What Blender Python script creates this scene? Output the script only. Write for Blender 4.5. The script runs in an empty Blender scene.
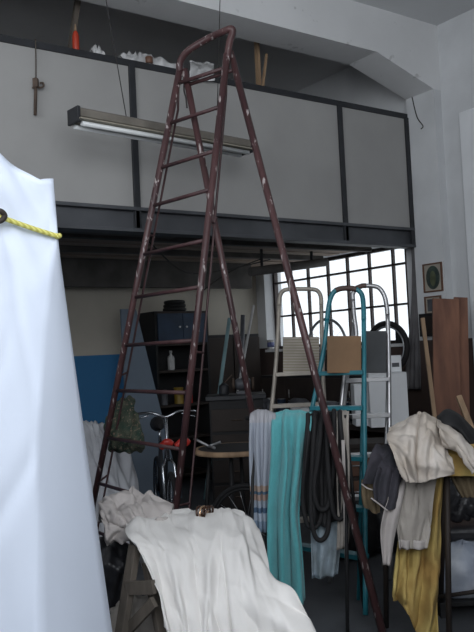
import bpy, bmesh, math, random
from math import sin, cos, pi, radians, sqrt, atan
from mathutils import Vector as V, Matrix
random.seed(7)
S = bpy.context.scene; COL = S.collection
S.view_settings.view_transform = 'Standard'; S.view_settings.look = 'None'
S.view_settings.gamma = 1; S.view_settings.use_curve_mapping = False
S.view_settings.exposure = 0.0

# ------------------------------------------------------------ camera and survey helpers
FPX = 780.0; YAW = radians(35.1); PIT = atan(35/780); ROL = radians(2.7)
FH = V((sin(YAW), cos(YAW), 0)); RT = V((cos(YAW), -sin(YAW), 0)); UPZ = V((0, 0, 1))
FW = FH*cos(PIT)+UPZ*sin(PIT); UP = UPZ*cos(PIT)-FH*sin(PIT)
CX = RT*cos(ROL)-UP*sin(ROL); CY = RT*sin(ROL)+UP*cos(ROL)
EYE = V((0, 0, 1.6))
def ray(x, y): return FW*FPX+CX*(x-237)+CY*(316-y)
def P(x, y, d):                       # a surveyed point, d metres in front of the camera
    r = ray(x, y); return EYE+r*(d/r.dot(FH))
def onX(x, y, X): r = ray(x, y); return EYE+r*(X/r.x)
def onY(x, y, Y): r = ray(x, y); return EYE+r*(Y/r.y)
def onZ(x, y, z): r = ray(x, y); return EYE+r*((z-1.6)/r.z)
cam = bpy.data.cameras.new('camera'); co = bpy.data.objects.new('camera', cam); COL.objects.link(co)
cam.sensor_fit = 'VERTICAL'; cam.sensor_height = 24; cam.lens = 24*FPX/632; cam.clip_start = 0.05
co.matrix_world = Matrix(((CX.x, CY.x, -FW.x, EYE.x), (CX.y, CY.y, -FW.y, EYE.y), (CX.z, CY.z, -FW.z, EYE.z), (0, 0, 0, 1)))
S.camera = co

# ------------------------------------------------------------ materials
def mat(name, col, rough=0.7, metal=0.0, var=0.25, scale=6.0, col2=None, bump=0.0, bscale=None, spots=None, stretch=None, spot_amt=0.62, sheen=0.0, ridge=0.0, rscale=7.0):
    m = bpy.data.materials.new(name); m.use_nodes = True
    nt = m.node_tree; N = nt.nodes; L = nt.links
    b = N['Principled BSDF']; b.inputs['Roughness'].default_value = rough; b.inputs['Metallic'].default_value = metal
    if sheen: b.inputs['Sheen Weight'].default_value = sheen
    tc = N.new('ShaderNodeTexCoord'); mp = N.new('ShaderNodeMapping'); L.new(tc.outputs['Object'], mp.inputs['Vector'])
    if stretch: mp.inputs['Scale'].default_value = stretch
    no = N.new('ShaderNodeTexNoise'); no.inputs['Scale'].default_value = scale; no.inputs['Detail'].default_value = 5
    L.new(mp.outputs[0], no.inputs['Vector'])
    rp = N.new('ShaderNodeValToRGB'); L.new(no.outputs['Fac'], rp.inputs['Fac'])
    c = tuple(col); d = col2 if col2 else tuple(x*(1-var) for x in c)
    rp.color_ramp.elements[0].position = 0.35; rp.color_ramp.elements[1].position = 0.65
    rp.color_ramp.elements[0].color = (*d, 1); rp.color_ramp.elements[1].color = (*c, 1)
    out = rp.outputs['Color']
    if spots:
        n2 = N.new('ShaderNodeTexNoise'); n2.inputs['Scale'].default_value = scale*5; n2.inputs['Detail'].default_value = 3
        L.new(mp.outputs[0], n2.inputs['Vector'])
        r2 = N.new('ShaderNodeValToRGB'); r2.color_ramp.elements[0].position = spot_amt; r2.color_ramp.elements[1].position = spot_amt+0.05
        L.new(n2.outputs['Fac'], r2.inputs['Fac'])
        mx = N.new('ShaderNodeMix'); mx.data_type = 'RGBA'
        L.new(r2.outputs['Color'], mx.inputs['Factor']); L.new(out, mx.inputs['A']); mx.inputs['B'].default_value = (*spots, 1)
        out = mx.outputs['Result']
    L.new(out, b.inputs['Base Color'])
    if bump:
        n3 = N.new('ShaderNodeTexNoise'); n3.inputs['Scale'].default_value = bscale or scale*4; n3.inputs['Detail'].default_value = 6
        L.new(mp.outputs[0], n3.inputs['Vector'])
        bp = N.new('ShaderNodeBump'); bp.inputs['Strength'].default_value = bump; bp.inputs['Distance'].default_value = 0.02
        L.new(n3.outputs['Fac'], bp.inputs['Height']); L.new(bp.outputs[0], b.inputs['Normal'])
    if ridge:
        n4 = N.new('ShaderNodeTexNoise'); n4.noise_type = 'RIDGED_MULTIFRACTAL'; n4.inputs['Scale'].default_value = rscale; n4.inputs['Detail'].default_value = 2.5; n4.inputs['Distortion'].default_value = 0.6
        m4 = N.new('ShaderNodeMapping'); m4.inputs['Scale'].default_value = (1, 1, .55); m4.inputs['Rotation'].default_value = (.35, .25, .2)
        L.new(tc.outputs['Object'], m4.inputs['Vector']); L.new(m4.outputs[0], n4.inputs['Vector'])
        b4 = N.new('ShaderNodeBump'); b4.inputs['Strength'].default_value = ridge; b4.inputs['Distance'].default_value = 0.03
        L.new(n4.outputs['Fac'], b4.inputs['Height'])
        if bump: L.new(bp.outputs[0], b4.inputs['Normal'])
        L.new(b4.outputs[0], b.inputs['Normal'])
    return m
def mat_bands(name, axis, stops, rough=0.9):       # colour bands along a UV-free axis of generated coordinates
    m = bpy.data.materials.new(name); m.use_nodes = True
    N = m.node_tree.nodes; L = m.node_tree.links; b = N['Principled BSDF']; b.inputs['Roughness'].default_value = rough
    tc = N.new('ShaderNodeTexCoord'); sp = N.new('ShaderNodeSeparateXYZ'); L.new(tc.outputs['Generated'], sp.inputs[0])
    rp = N.new('ShaderNodeValToRGB'); rp.color_ramp.interpolation = 'CONSTANT'
    L.new(sp.outputs[axis], rp.inputs['Fac']); L.new(rp.outputs['Color'], b.inputs['Base Color'])
    e = rp.color_ramp.elements
    e[0].position = stops[0][0]; e[0].color = (*stops[0][1], 1); e[1].position = stops[1][0]; e[1].color = (*stops[1][1], 1)
    for p, c in stops[2:]:
        k = e.new(p); k.color = (*c, 1)
    return m
def mat_dado(name, upper, lower, z, var=0.15):
    m = mat(name, upper, 0.85, var=var, scale=1.6, bump=0.12, bscale=14)
    N = m.node_tree.nodes; L = m.node_tree.links; b = N['Principled BSDF']
    src = b.inputs['Base Color'].links[0].from_socket
    g = N.new('ShaderNodeNewGeometry'); sp = N.new('ShaderNodeSeparateXYZ'); L.new(g.outputs['Position'], sp.inputs[0])
    gt = N.new('ShaderNodeMath'); gt.operation = 'LESS_THAN'; gt.inputs[1].default_value = z; L.new(sp.outputs['Z'], gt.inputs[0])
    mx = N.new('ShaderNodeMix'); mx.data_type = 'RGBA'; L.new(gt.outputs[0], mx.inputs['Factor']); L.new(src, mx.inputs['A'])
    mx.inputs['B'].default_value = (*lower, 1); L.new(mx.outputs['Result'], b.inputs['Base Color'])
    return m
M = dict(
    plaster=mat('plaster', (0.76, 0.765, 0.77), 0.9, var=0.1, scale=1.2, bump=0.15, bscale=10, spots=(0.52, 0.52, 0.52), spot_amt=0.66),
    ceiling=mat('ceiling_paint', (0.72, 0.73, 0.74), 0.9, var=0.08, scale=1.0, bump=0.1, bscale=8),
    rwall=mat_dado('wall_right_paint', (0.7, 0.715, 0.73), (0.07, 0.047, 0.04), 1.62),
    bwall=mat_dado('wall_back_paint', (0.46, 0.43, 0.37), (0.035, 0.16, 0.34), 1.63),
    upper=mat('upper_wall', (0.68, 0.68, 0.68), 0.9, var=0.15, scale=1.0),
    panel=mat('parapet_panel', (0.38, 0.375, 0.365), 0.85, var=0.12, scale=1.3, bump=0.06, bscale=12),
    concrete=mat('concrete', (0.07, 0.075, 0.084), 0.75, var=0.35, scale=2.2, bump=0.1, bscale=20),
    beamgrey=mat('grey_wall', (0.25, 0.25, 0.26), 0.9),
    blacksteel=mat('black_steel', (0.025, 0.027, 0.032), 0.55, var=0.3, scale=5),
    beamsteel=mat('beam_steel', (0.085, 0.09, 0.1), 0.6, var=0.3, scale=3, bump=0.05),
    boards=mat('soffit_boards', (0.36, 0.28, 0.22), 0.9, col2=(0.15, 0.115, 0.095), scale=2.5, stretch=(0.25, 5, 1), bump=0.2),
    joist=mat('joist_wood', (0.1, 0.095, 0.09), 0.9, var=0.4, scale=4),
    redladder=mat('ladder_paint', (0.09, 0.042, 0.042), 0.42, col2=(0.052, 0.025, 0.027), scale=8, stretch=(1, 1, .3), spots=(0.42, 0.37, 0.36), spot_amt=0.62, bump=0.1),
    rung=mat('ladder_rung_paint', (0.085, 0.04, 0.042), 0.5, var=0.4, scale=9, spots=(0.25, 0.2, 0.19), spot_amt=0.7),
    sheet=mat('white_sheet', (0.66, 0.72, 0.83), 0.95, var=0.04, scale=2.0, bump=0.12, bscale=5, ridge=0.12, rscale=3),
    cream=mat('cream_cloth', (0.74, 0.72, 0.695), 0.95, var=0.08, scale=2.5, bump=0.15, bscale=18, ridge=0.4, rscale=6),
    greige=mat('greige_cloth', (0.5, 0.46, 0.44), 0.95, var=0.2, scale=4, bump=0.25, bscale=18, ridge=0.55, rscale=9),
    jacket=mat('jacket_cloth', (0.68, 0.63, 0.58), 0.95, col2=(0.44, 0.38, 0.32), scale=4, bump=0.2, bscale=22, ridge=0.4, rscale=9),
    jacket2=mat('shirt_cloth', (0.42, 0.385, 0.345), 0.95, var=0.3, scale=5, bump=0.2, bscale=22, ridge=0.5, rscale=10),
    yellow=mat('yellow_cloth', (0.55, 0.43, 0.15), 0.95, col2=(0.32, 0.2, 0.06), scale=4, bump=0.2, bscale=22, ridge=0.6, rscale=9),
    teal=mat('teal_terry', (0.12, 0.47, 0.5), 0.95, var=0.12, scale=5, bump=0.5, bscale=160, sheen=0.3),
    darktrouser=mat('dark_trouser', (0.05, 0.046, 0.058), 0.9, col2=(0.025, 0.025, 0.032), scale=8, bump=0.2, ridge=0.4, rscale=9),
    olive=mat('olive_cloth', (0.16, 0.12, 0.07), 0.95, var=0.3),
    greycover=mat('grey_cover', (0.5, 0.51, 0.54), 0.9, var=0.15, scale=3, bump=0.1, ridge=0.4, rscale=5),
    rubber=mat('black_rubber', (0.014, 0.0135, 0.015), 0.8, var=0.3),
    paleblue=mat('pale_blue_cloth', (0.33, 0.4, 0.46), 0.95, col2=(0.2, 0.24, 0.26), scale=9, bump=0.15, ridge=0.5, rscale=10),
    rope=None,
    alu=mat('aluminium', (0.5, 0.5, 0.51), 0.38, 0.75, var=0.2, scale=8),
    beigepaint=mat('beige_paint', (0.4, 0.36, 0.31), 0.5, 0.2, var=0.25, scale=8),
    tealpaint=mat('teal_paint', (0.025, 0.2, 0.25), 0.4, var=0.25, scale=8),
    grip=mat('brown_grip', (0.1, 0.06, 0.05), 0.6),
    platb=mat('ribbed_beige', (0.3, 0.26, 0.19), 0.6, var=0.2),
    platbrown=mat('brown_board', (0.26, 0.15, 0.075), 0.7, var=0.3, scale=3),
    platgrey=mat('dark_grey_board', (0.07, 0.075, 0.08), 0.7, var=0.3),
    plank=mat('red_brown_wood', (0.25, 0.115, 0.07), 0.7, col2=(0.15, 0.068, 0.045), scale=3, stretch=(4, 4, 0.5), bump=0.1, spots=(0.05, 0.025, 0.02), spot_amt=0.74),
    palewood=mat('pale_wood', (0.42, 0.28, 0.17), 0.7, var=0.35, scale=4, stretch=(4, 4, 0.5)),
    oldwood=mat('old_wood', (0.13, 0.11, 0.09), 0.85, var=0.45, scale=4, stretch=(4, 4, 0.6), bump=0.2),
    darkwood=mat('dark_wood', (0.03, 0.021, 0.017), 0.7, var=0.4, scale=4),
    nearblack=mat('near_black', (0.012, 0.012, 0.0135), 0.7, var=0.3),
    bluecab=mat('dark_blue_cabinet', (0.018, 0.038, 0.075), 0.6, var=0.3),
    greyblue=mat('grey_blue_board', (0.15, 0.19, 0.24), 0.8, var=0.15, scale=2),
    whitebox=mat('white_card', (0.84, 0.86, 0.88), 0.7, var=0.06, scale=3),
    sack=mat('white_plastic', (0.55, 0.58, 0.62), 0.45, col2=(0.32, 0.36, 0.44), scale=5, bump=0.2, bscale=12),
    black_plastic=mat('black_plastic', (0.03, 0.03, 0.034), 0.35, var=0.3, scale=5, bump=0.2, bscale=14),
    lampbody=mat('lamp_housing', (0.22, 0.2, 0.17), 0.6, col2=(0.15, 0.135, 0.115), scale=7),
    tube=mat('lamp_tube', (0.75, 0.77, 0.77), 0.3, var=0.03),
    reflector=mat('lamp_reflector', (0.34, 0.31, 0.25), 0.5, var=0.15),
    cord=mat('dark_cord', (0.03, 0.027, 0.025), 0.7),
    crumple=mat('crumpled_plastic', (0.62, 0.62, 0.62), 0.5, var=0.3, scale=9, bump=0.3),
    red=mat('red_plastic', (0.5, 0.05, 0.02), 0.5),
    redbit=mat('red_bits', (0.55, 0.04, 0.03), 0.4),
    rust=mat('rusty_metal', (0.12, 0.085, 0.065), 0.7, 0.3, var=0.4, scale=14),
    chrome=mat('chrome', (0.45, 0.47, 0.5), 0.22, 0.95, var=0.1),
    paletube=mat('pale_rim', (0.5, 0.52, 0.54), 0.3, 0.7, var=0.1),
    camo=mat('camouflage', (0.075, 0.08, 0.055), 0.95, col2=(0.018, 0.042, 0.03), scale=12, spots=(0.2, 0.15, 0.11), spot_amt=0.58),
    paper=mat('mat_paper', (0.42, 0.38, 0.32), 0.8, var=0.15),
    icon=mat('picture_print', (0.07, 0.1, 0.08), 0.5, col2=(0.03, 0.04, 0.04), scale=14),
    iconb=mat('picture_print_centre', (0.15, 0.17, 0.1), 0.5, var=0.5, scale=10),
    framewood=mat('frame_wood', (0.16, 0.08, 0.05), 0.5),
    curtain=mat('grey_curtain', (0.15, 0.145, 0.15), 0.95, var=0.25, scale=6),
    winframe=mat('window_steel', (0.05, 0.035, 0.033), 0.6, var=0.3),
    bluelabel=mat('blue_label', (0.12, 0.14, 0.3), 0.5), yel=mat('yellow_plastic', (0.3, 0.2, 0.03), 0.5),
    tealpole=mat('pale_teal_paint', (0.2, 0.32, 0.34), 0.5), palegrey=mat('pale_grey_paint', (0.5, 0.5, 0.5), 0.6),
    bronze=mat('glossy_brown', (0.07, 0.035, 0.022), 0.15, 0.4, var=0.4, scale=30), gold=mat('gold_glint', (0.75, 0.5, 0.32), 0.2, 0.9),
    bed=mat('clutter_grey', (0.11, 0.115, 0.13), 0.5, var=0.4, scale=10),
)
def rope_mat():
    m = bpy.data.materials.new('yellow_rope'); m.use_nodes = True
    N = m.node_tree.nodes; L = m.node_tree.links; b = N['Principled BSDF']; b.inputs['Roughness'].default_value = 0.8
    tc = N.new('ShaderNodeTexCoord'); w = N.new('ShaderNodeTexWave'); w.inputs['Scale'].default_value = 40; w.wave_type = 'BANDS'; w.bands_direction = 'DIAGONAL'
    L.new(tc.outputs['Object'], w.inputs['Vector']); rp = N.new('ShaderNodeValToRGB'); L.new(w.outputs['Fac'], rp.inputs['Fac'])
    rp.color_ramp.elements[0].color = (0.42, 0.38, 0.07, 1); rp.color_ramp.elements[1].color = (0.72, 0.7, 0.22, 1)
    L.new(rp.outputs['Color'], b.inputs['Base Color']); return m
M['rope'] = rope_mat()
def glass_mat():
    m = bpy.data.materials.new('window_glass'); m.use_nodes = True
    N = m.node_tree.nodes; L = m.node_tree.links; N.remove(N['Principled BSDF'])
    t = N.new('ShaderNodeBsdfTransparent'); t.inputs[0].default_value = (0.93, 0.95, 0.96, 1); g = N.new('ShaderNodeBsdfGlossy'); g.inputs['Roughness'].default_value = 0.05
    n = N.new('ShaderNodeTexNoise'); n.inputs['Scale'].default_value = 3
    mt = N.new('ShaderNodeMath'); mt.operation = 'MULTIPLY'; mt.inputs[1].default_value = 0.1; L.new(n.outputs['Fac'], mt.inputs[0])
    mx = N.new('ShaderNodeMixShader'); L.new(mt.outputs[0], mx.inputs[0]); L.new(t.outputs[0], mx.inputs[1]); L.new(g.outputs[0], mx.inputs[2])
    L.new(mx.outputs[0], N['Material Output'].inputs['Surface']); return m
M['glass'] = glass_mat()

# ------------------------------------------------------------ mesh builder
class MB:
    def __init__(s): s.v = []; s.f = []; s.sm = []
    def add(s, vs, fs, smooth=False):
        o = len(s.v); s.v += [V(x) for x in vs]
        for f in fs: s.f.append([o+i for i in f]); s.sm.append(smooth)
        return s
    def box(s, a, b):
        x0, y0, z0 = a; x1, y1, z1 = b
        return s.add([(x0,y0,z0),(x1,y0,z0),(x1,y1,z0),(x0,y1,z0),(x0,y0,z1),(x1,y0,z1),(x1,y1,z1),(x0,y1,z1)],
                     [(3,2,1,0),(4,5,6,7),(0,1,5,4),(1,2,6,5),(2,3,7,6),(3,0,4,7)])
    def obox(s, c, ax, ay, az):           # centre and three half vectors
        c = V(c); ax = V(ax); ay = V(ay); az = V(az); vs = []
        if ax.cross(ay).dot(az) < 0: ay = -ay
        for k in (-1, 1):
            for i, j in ((-1,-1),(1,-1),(1,1),(-1,1)): vs.append(c+ax*i+ay*j+az*k)
        return s.add(vs, [(3,2,1,0),(4,5,6,7),(0,1,5,4),(1,2,6,5),(2,3,7,6),(3,0,4,7)])
    def beam(s, a, b, w, h, up=None):     # rectangular bar from a to b
        a = V(a); b = V(b); d = (b-a).normalized(); u = V(up) if up else UPZ
        x = d.cross(u)
        if x.length < 1e-3: x = V((1,0,0))
        x.normalize(); y = x.cross(d).normalized()
        return s.obox((a+b)/2, (b-a)/2, x*w/2, y*h/2)
    def tube(s, pts, r, n=10, closed=False, cap=True):
        pts = [V(p) for p in pts]; m = len(pts); rs = r if isinstance(r, (list, tuple)) else [r]*m
        T = []
        for i in range(m):
            if closed: t = pts[(i+1) % m]-pts[i-1]
            else: t = pts[min(i+1, m-1)]-pts[max(i-1, 0)]
            T.append(t.normalized())
        x = T[0].cross(UPZ)
        if x.length < 0.05: x = T[0].cross(V((1,0,0)))
        x.normalize(); vs = []; fs = []
        for i in range(m):
            x = (x-T[i]*x.dot(T[i])).normalized(); y = T[i].cross(x)
            for k in range(n):
                a = 2*pi*k/n; vs.append(pts[i]+(x*cos(a)+y*sin(a))*rs[i])
        for i in range(m if closed else m-1):
            j = (i+1) % m
            for k in range(n):
                l = (k+1) % n; fs.append((i*n+k, i*n+l, j*n+l, j*n+k))
        s.add(vs, fs, True)
        if cap and not closed:
            o = len(s.v)-m*n
            s.f.append([o+k for k in range(n)][::-1]); s.sm.append(False)
            s.f.append([o+(m-1)*n+k for k in range(n)]); s.sm.append(False)
        return s
    def lathe(s, c, prof, n=20, axis=UPZ):
        c = V(c); ax = V(axis).normalized(); x = ax.orthogonal().normalized(); y = ax.cross(x); vs = []; fs = []
        for r, h in prof:
            for k in range(n):
                a = 2*pi*k/n; vs.append(c+ax*h+(x*cos(a)+y*sin(a))*max(r, 1e-4))
        for i in range(len(prof)-1):
            for k in range(n):
                l = (k+1) % n; fs.append((i*n+k, i*n+l, (i+1)*n+l, (i+1)*n+k))
        s.add(vs, fs, True); o = len(s.v)-len(prof)*n
        s.f.append([o+k for k in range(n)][::-1]); s.sm.append(False)
        s.f.append([o+(len(prof)-1)*n+k for k in range(n)]); s.sm.append(False)
        return s
    def build(s, name, m, parent=None, bevel=0.0, thick=0.0, loc=None):
        me = bpy.data.meshes.new(name)
        org = V((0, 0, 0))
        if parent is not None: org = WORLD[parent.name]
        elif loc is not None: org = V(loc)
        else:
            lo = [min(v[i] for v in s.v) for i in range(3)]; hi = [max(v[i] for v in s.v) for i in range(3)]
            org = V(((lo[0]+hi[0])/2, (lo[1]+hi[1])/2, lo[2]))
        me.from_pydata([tuple(v-org) for v in s.v], [], s.f); me.update()
        for p, f in zip(me.polygons, s.sm): p.use_smooth = f
        o = bpy.data.objects.new(name, me); COL.objects.link(o); me.materials.append(m)
        if parent is not None: o.parent = parent
        else: o.location = org
        WORLD[o.name] = org
        if bevel:
            b = o.modifiers.new('bevel', 'BEVEL'); b.width = bevel; b.segments = 2; b.limit_method = 'ANGLE'
        if thick:
            t = o.modifiers.new('thickness', 'SOLIDIFY'); t.thickness = thick; t.offset = -1
        return o
WORLD = {}
def thing(name, label, cat, loc, group=None):
    o = bpy.data.objects.new(name, None); COL.objects.link(o); o.location = V(loc); o.empty_display_size = 0.05
    o['label'] = label; o['category'] = cat
    if group: o['group'] = group
    WORLD[o.name] = V(loc); return o
def tag(o, label, cat, group=None):
    o['label'] = label; o['category'] = cat
    if group: o['group'] = group
    return o
def struct(o): o['kind'] = 'structure'; return o
def cr(p0, p1, p2, p3, t):
    return 0.5*((2*p1)+(p2-p0)*t+(2*p0-5*p1+4*p2-p3)*t*t+(3*p1-p0-3*p2+p3)*t*t*t)
def spline(pts, n):
    pts = [V(p) for p in pts]; out = []; m = len(pts)
    for i in range(m-1):
        a = pts[max(i-1, 0)]; b = pts[i]; c = pts[i+1]; d = pts[min(i+2, m-1)]
        for k in range(n): out.append(cr(a, b, c, d, k/n))
    out.append(pts[-1]); return out
def net(rows, nu, nv, fold=None):
    """smooth cloth surface through a coarse net of surveyed points; fold(u,v) pushes it along its normal"""
    R = [spline(r, nu) for r in rows]; cols = [spline([R[j][i] for j in range(len(R))], nv) for i in range(len(R[0]))]
    W = len(cols); H = len(cols[0]); G = [[cols[i][j] for i in range(W)] for j in range(H)]
    if fold:
        G2 = []
        for j in range(H):
            row = []
            for i in range(W):
                du = G[j][min(i+1, W-1)]-G[j][max(i-1, 0)]; dv = G[min(j+1, H-1)][i]-G[max(j-1, 0)][i]
                nn = du.cross(dv)
                nn = nn.normalized() if nn.length > 1e-9 else V((0, 0, 1))
                if nn.dot(EYE-G[j][i]) < 0: nn = -nn
                row.append(G[j][i]+nn*fold(i/(W-1), j/(H-1)))
            G2.append(row)
        G = G2
    mb = MB(); mb.add([p for r in G for p in r], [(j*W+i, j*W+i+1, (j+1)*W+i+1, (j+1)*W+i) for j in range(H-1) for i in range(W-1)], True)
    return mb
def Prow(l, d): return [P(x, y, d if not isinstance(d, (list, tuple)) else d[i]) for i, (x, y) in enumerate(l)]
def tri(x): return math.asin(.96*sin(x))/1.287
def creases(seed, n, amp, w, ang=pi/2, spread=.6, ln=.5, asp=1.0):
    r = random.Random(seed); C_ = [(r.random(), r.random(), ang+r.uniform(-spread, spread), ln*r.uniform(.5, 1.3), amp*r.choice((-1, 1, 1))*r.uniform(.4, 1.2), w*r.uniform(.6, 1.5), r.uniform(-.5, .5)) for _ in range(n)]
    C_ = [(a, b_, cos(t), sin(t), l, am, ww, cv_) for a, b_, t, l, am, ww, cv_ in C_]
    def f(u, v):
        o = 0
        for a, b_, c, s_, l, am, ww, cv_ in C_:
            x = u-a; y = (v-b_)*asp; q = x*c+y*s_; 
            if abs(q) > l: continue
            p = -x*s_+y*c+cv_*q*q; k = abs(p)/ww
            if k < 3: o += am*(1-k/3)**2*(1-(q/l)**2)
        return o
    return f
def nz(x, y, s=0): return sin(x*7.3+s)*cos(y*5.1+s*1.7)+0.5*sin(x*15.7+y*9.2+s*2.3)+0.3*sin(y*23.1-x*11.3+s)

crS = creases(55, 22, .014, .03, spread=.5, ln=.4)
# ------------------------------------------------------------ the room
XR, YM, YF, YB, ZC = 6.5, 5.72, 5.33, 8.75, 4.93
XL, YN = -3.2, -1.1
b = MB().box((XL-.2, YN-.2, -.2), (XR+.3, YB+.2, 0)); struct(b.build('floor', M['concrete']))
b = MB().box((XL-.2, YN-.2, ZC), (XR+.3, YB+.2, ZC+.2)); struct(b.build('ceiling', M['ceiling']))
b = MB().box((XL-.2, YB, 0), (XR+.3, YB+.2, 2.76)); struct(b.build('wall_back', M['bwall']))
b = MB().box((XL-.2, YB, 2.76), (XR+.3, YB+.2, ZC)); struct(b.build('trim_upper_back_wall', M['upper']))
WY0, WY1, WZ0, WZ1 = 5.94, 8.56, 1.6, 2.73
b = MB().box((XR, YN-.2, 0), (XR+.3, WY0, ZC)).box((XR, WY1, 0), (XR+.3, YB, ZC)).box((XR, WY0, 0), (XR+.3, WY1, WZ0)).box((XR, WY0, WZ1), (XR+.3, WY1, ZC))
struct(b.build('wall_right', M['rwall']))
# walls beside and behind the camera with their high factory windows
b = MB().box((XL-.2, YN, 0), (XL, YB, 2.2)).box((XL-.2, YN, 4.7), (XL, YB, ZC)).box((XL-.2, YN, 2.2), (XL, -.8, 4.7)).box((XL-.2, 3.4, 2.2), (XL, YB, 4.7))
struct(b.build('wall_left', M['beamgrey']))
b = MB().box((XL-.2, YN-.2, 0), (XR, YN, 1.9)).box((XL-.2, YN-.2, 4.75), (XR, YN, ZC)).box((XL-.2, YN-.2, 1.9), (-2.8, YN, 4.75)).box((1.6, YN-.2, 1.9), (XR, YN, 4.75))
struct(b.build('wall_front', M['beamgrey']))
def bars(x0, x1, mk):
    f = MB()
    n = 6
    for i in range(n+1): f.box(*mk(x0+(x1-x0)*i/n, True, x0, x1))
    for k in range(4): f.box(*mk(k/3, False, x0, x1))
    return f
f = bars(-.8, 3.4, lambda t, v, a, c: ((XL-.12, t-.02, 2.2), (XL-.08, t+.02, 4.7)) if v else ((XL-.12, a, 2.2+2.47*t), (XL-.08, c, 2.23+2.47*t)))
struct(f.build('window_2', M['winframe']))
f = bars(-2.8, 1.6, lambda t, v, a, c: ((t-.02, YN-.12, 1.9), (t+.02, YN-.08, 4.75)) if v else ((a, YN-.12, 1.9+2.82*t), (c, YN-.08, 1.93+2.82*t)))
struct(f.build('window_3', M['winframe']))
# pillar and haunched beam
b = MB().box((6.39, YF, 0), (XR, YM, 4.235)); struct(b.build('trim_pillar', M['rwall']))
prof = [(XL, 4.51), (5.575, 4.48), (6.39, 4.235), (XR, 4.235), (XR, ZC), (XL, ZC)]
vs = [(x, YF, z) for x, z in prof]+[(x, YM, z) for x, z in prof]; n = len(prof)
b = MB().add(vs, [tuple(range(n)), tuple(range(2*n-1, n-1, -1))]+[(i, i+n, (i+1) % n+n, (i+1) % n) for i in range(n)])
struct(b.build('trim_ceiling_beam', M['plaster']))
y_p = onX(467, 200, XR).y; z_p = onX(469, 111, XR).z
struct(MB().box((XR-.05, y_p-1.1, 0), (XR, y_p, z_p)).build('trim_white_frame', M['whitebox'], bevel=.006))
# a crack with hanging plaster thread on the haunch
tag(MB().tube(spline([onX(412, 97, 6.386), onX(415.5, 112, 6.386), onX(418, 119, 6.384), onX(423, 126, 6.386), onX(421, 129, 6.386)], 5), 0.006, 5).build('wire_end', M['cord']),
    'short dark bent wire hanging on the white pillar just below the sloped beam', 'wire')
# mezzanine
b = MB().box((XL, YM, 2.83), (6.39, YM+.1, 4.04)); struct(b.build('trim_parapet', M['panel']))
b = MB().box((XL, YM+.12, 2.75), (XR, YB, 2.83)); struct(b.build('trim_mezzanine_floor', M['boards']))
b = MB().box((XL, YM-.03, 2.80), (6.39, YM+.12, 2.83)).box((XL, YM-.03, 2.62), (6.39, YM+.12, 2.65)).box((XL, YM+.03, 2.65), (6.39, YM+.06, 2.80))
for x in (-2, -.5, 1.0, 3.05, 5.4): b.box((x-.02, YM-.025, 2.65), (x+.02, YM+.03, 2.80))
struct(b.build('trim_mezzanine_beam', M['beamsteel'], bevel=0.004))
b = MB().box((XL, YM-.015, 4.02), (6.39, YM+.115, 4.075)); struct(b.build('trim_parapet_rail', M['blacksteel'], bevel=0.004))
for i, x in enumerate((-1.65, .7, 3.053, 5.395, 6.37)):
    struct(MB().box((x-.028, YM-.025, 2.62), (x+.028, YM+.0, 4.03)).build('trim_parapet_post_%d' % (i+1), M['blacksteel'], bevel=0.003))
for i, (y, z0, z1, w) in enumerate(((6.5, 2.68, 2.76, .08), (7.35, 2.68, 2.76, .08), (8.35, 2.42, 2.76, .1))):
    struct(MB().box((XL, y-w/2, z0), (6.1 if i == 2 else XR, y+w/2, z1)).build('trim_joist_%d' % (i+1), M['joist'], bevel=0.004))
for i, y in enumerate((5.95, 6.2, 6.85, 7.1, 7.7, 8.0)):
    struct(MB().box((XL, y-.1, 2.72), (XR-.01, y+.1, 2.752)).build('trim_soffit_board_%d' % (i+1), M['boards']))
# window by the bench
XW = 6.68
win = MB()
ys = [onX(x, y, XW).y for x, y in ((407.5, 275), (394, 275), (370, 275), (348, 275), (329, 290), (309, 290), (292, 295))]
FY0 = ys[0]-.02
for y in ys[1:]: win.box((XW-.02, y-.012, WZ0), (XW+.02, y+.012, WZ1))
zs = [onX(x, y, XW).z for x, y in ((340, 273.5), (340, 310.5))]
for z in zs: win.box((XW-.025, FY0, z-.012), (XW+.02, WY1, z+.012))
win.box((XW-.03, WY0-.01, WZ0), (XW+.03, FY0+.02, WZ1)).box((XW-.03, WY1-.04, WZ0), (XW+.03, WY1, WZ1)).box((XW-.03, WY0, WZ0), (XW+.03, WY1, WZ0+.04)).box((XW-.03, WY0, WZ1-.04), (XW+.03, WY1, WZ1))
w1 = struct(win.build('window_1', M['winframe']))
MB().box((XW+.004, WY0+.04, WZ0+.04), (XW+.009, WY1-.04, WZ1-.04)).build('pane', M['glass'], w1)
MB().box((XR-.04, WY0-.05, WZ0-.035), (XW-.03, WY1, WZ0)).build('window_sill', M['plaster'], w1)

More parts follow.
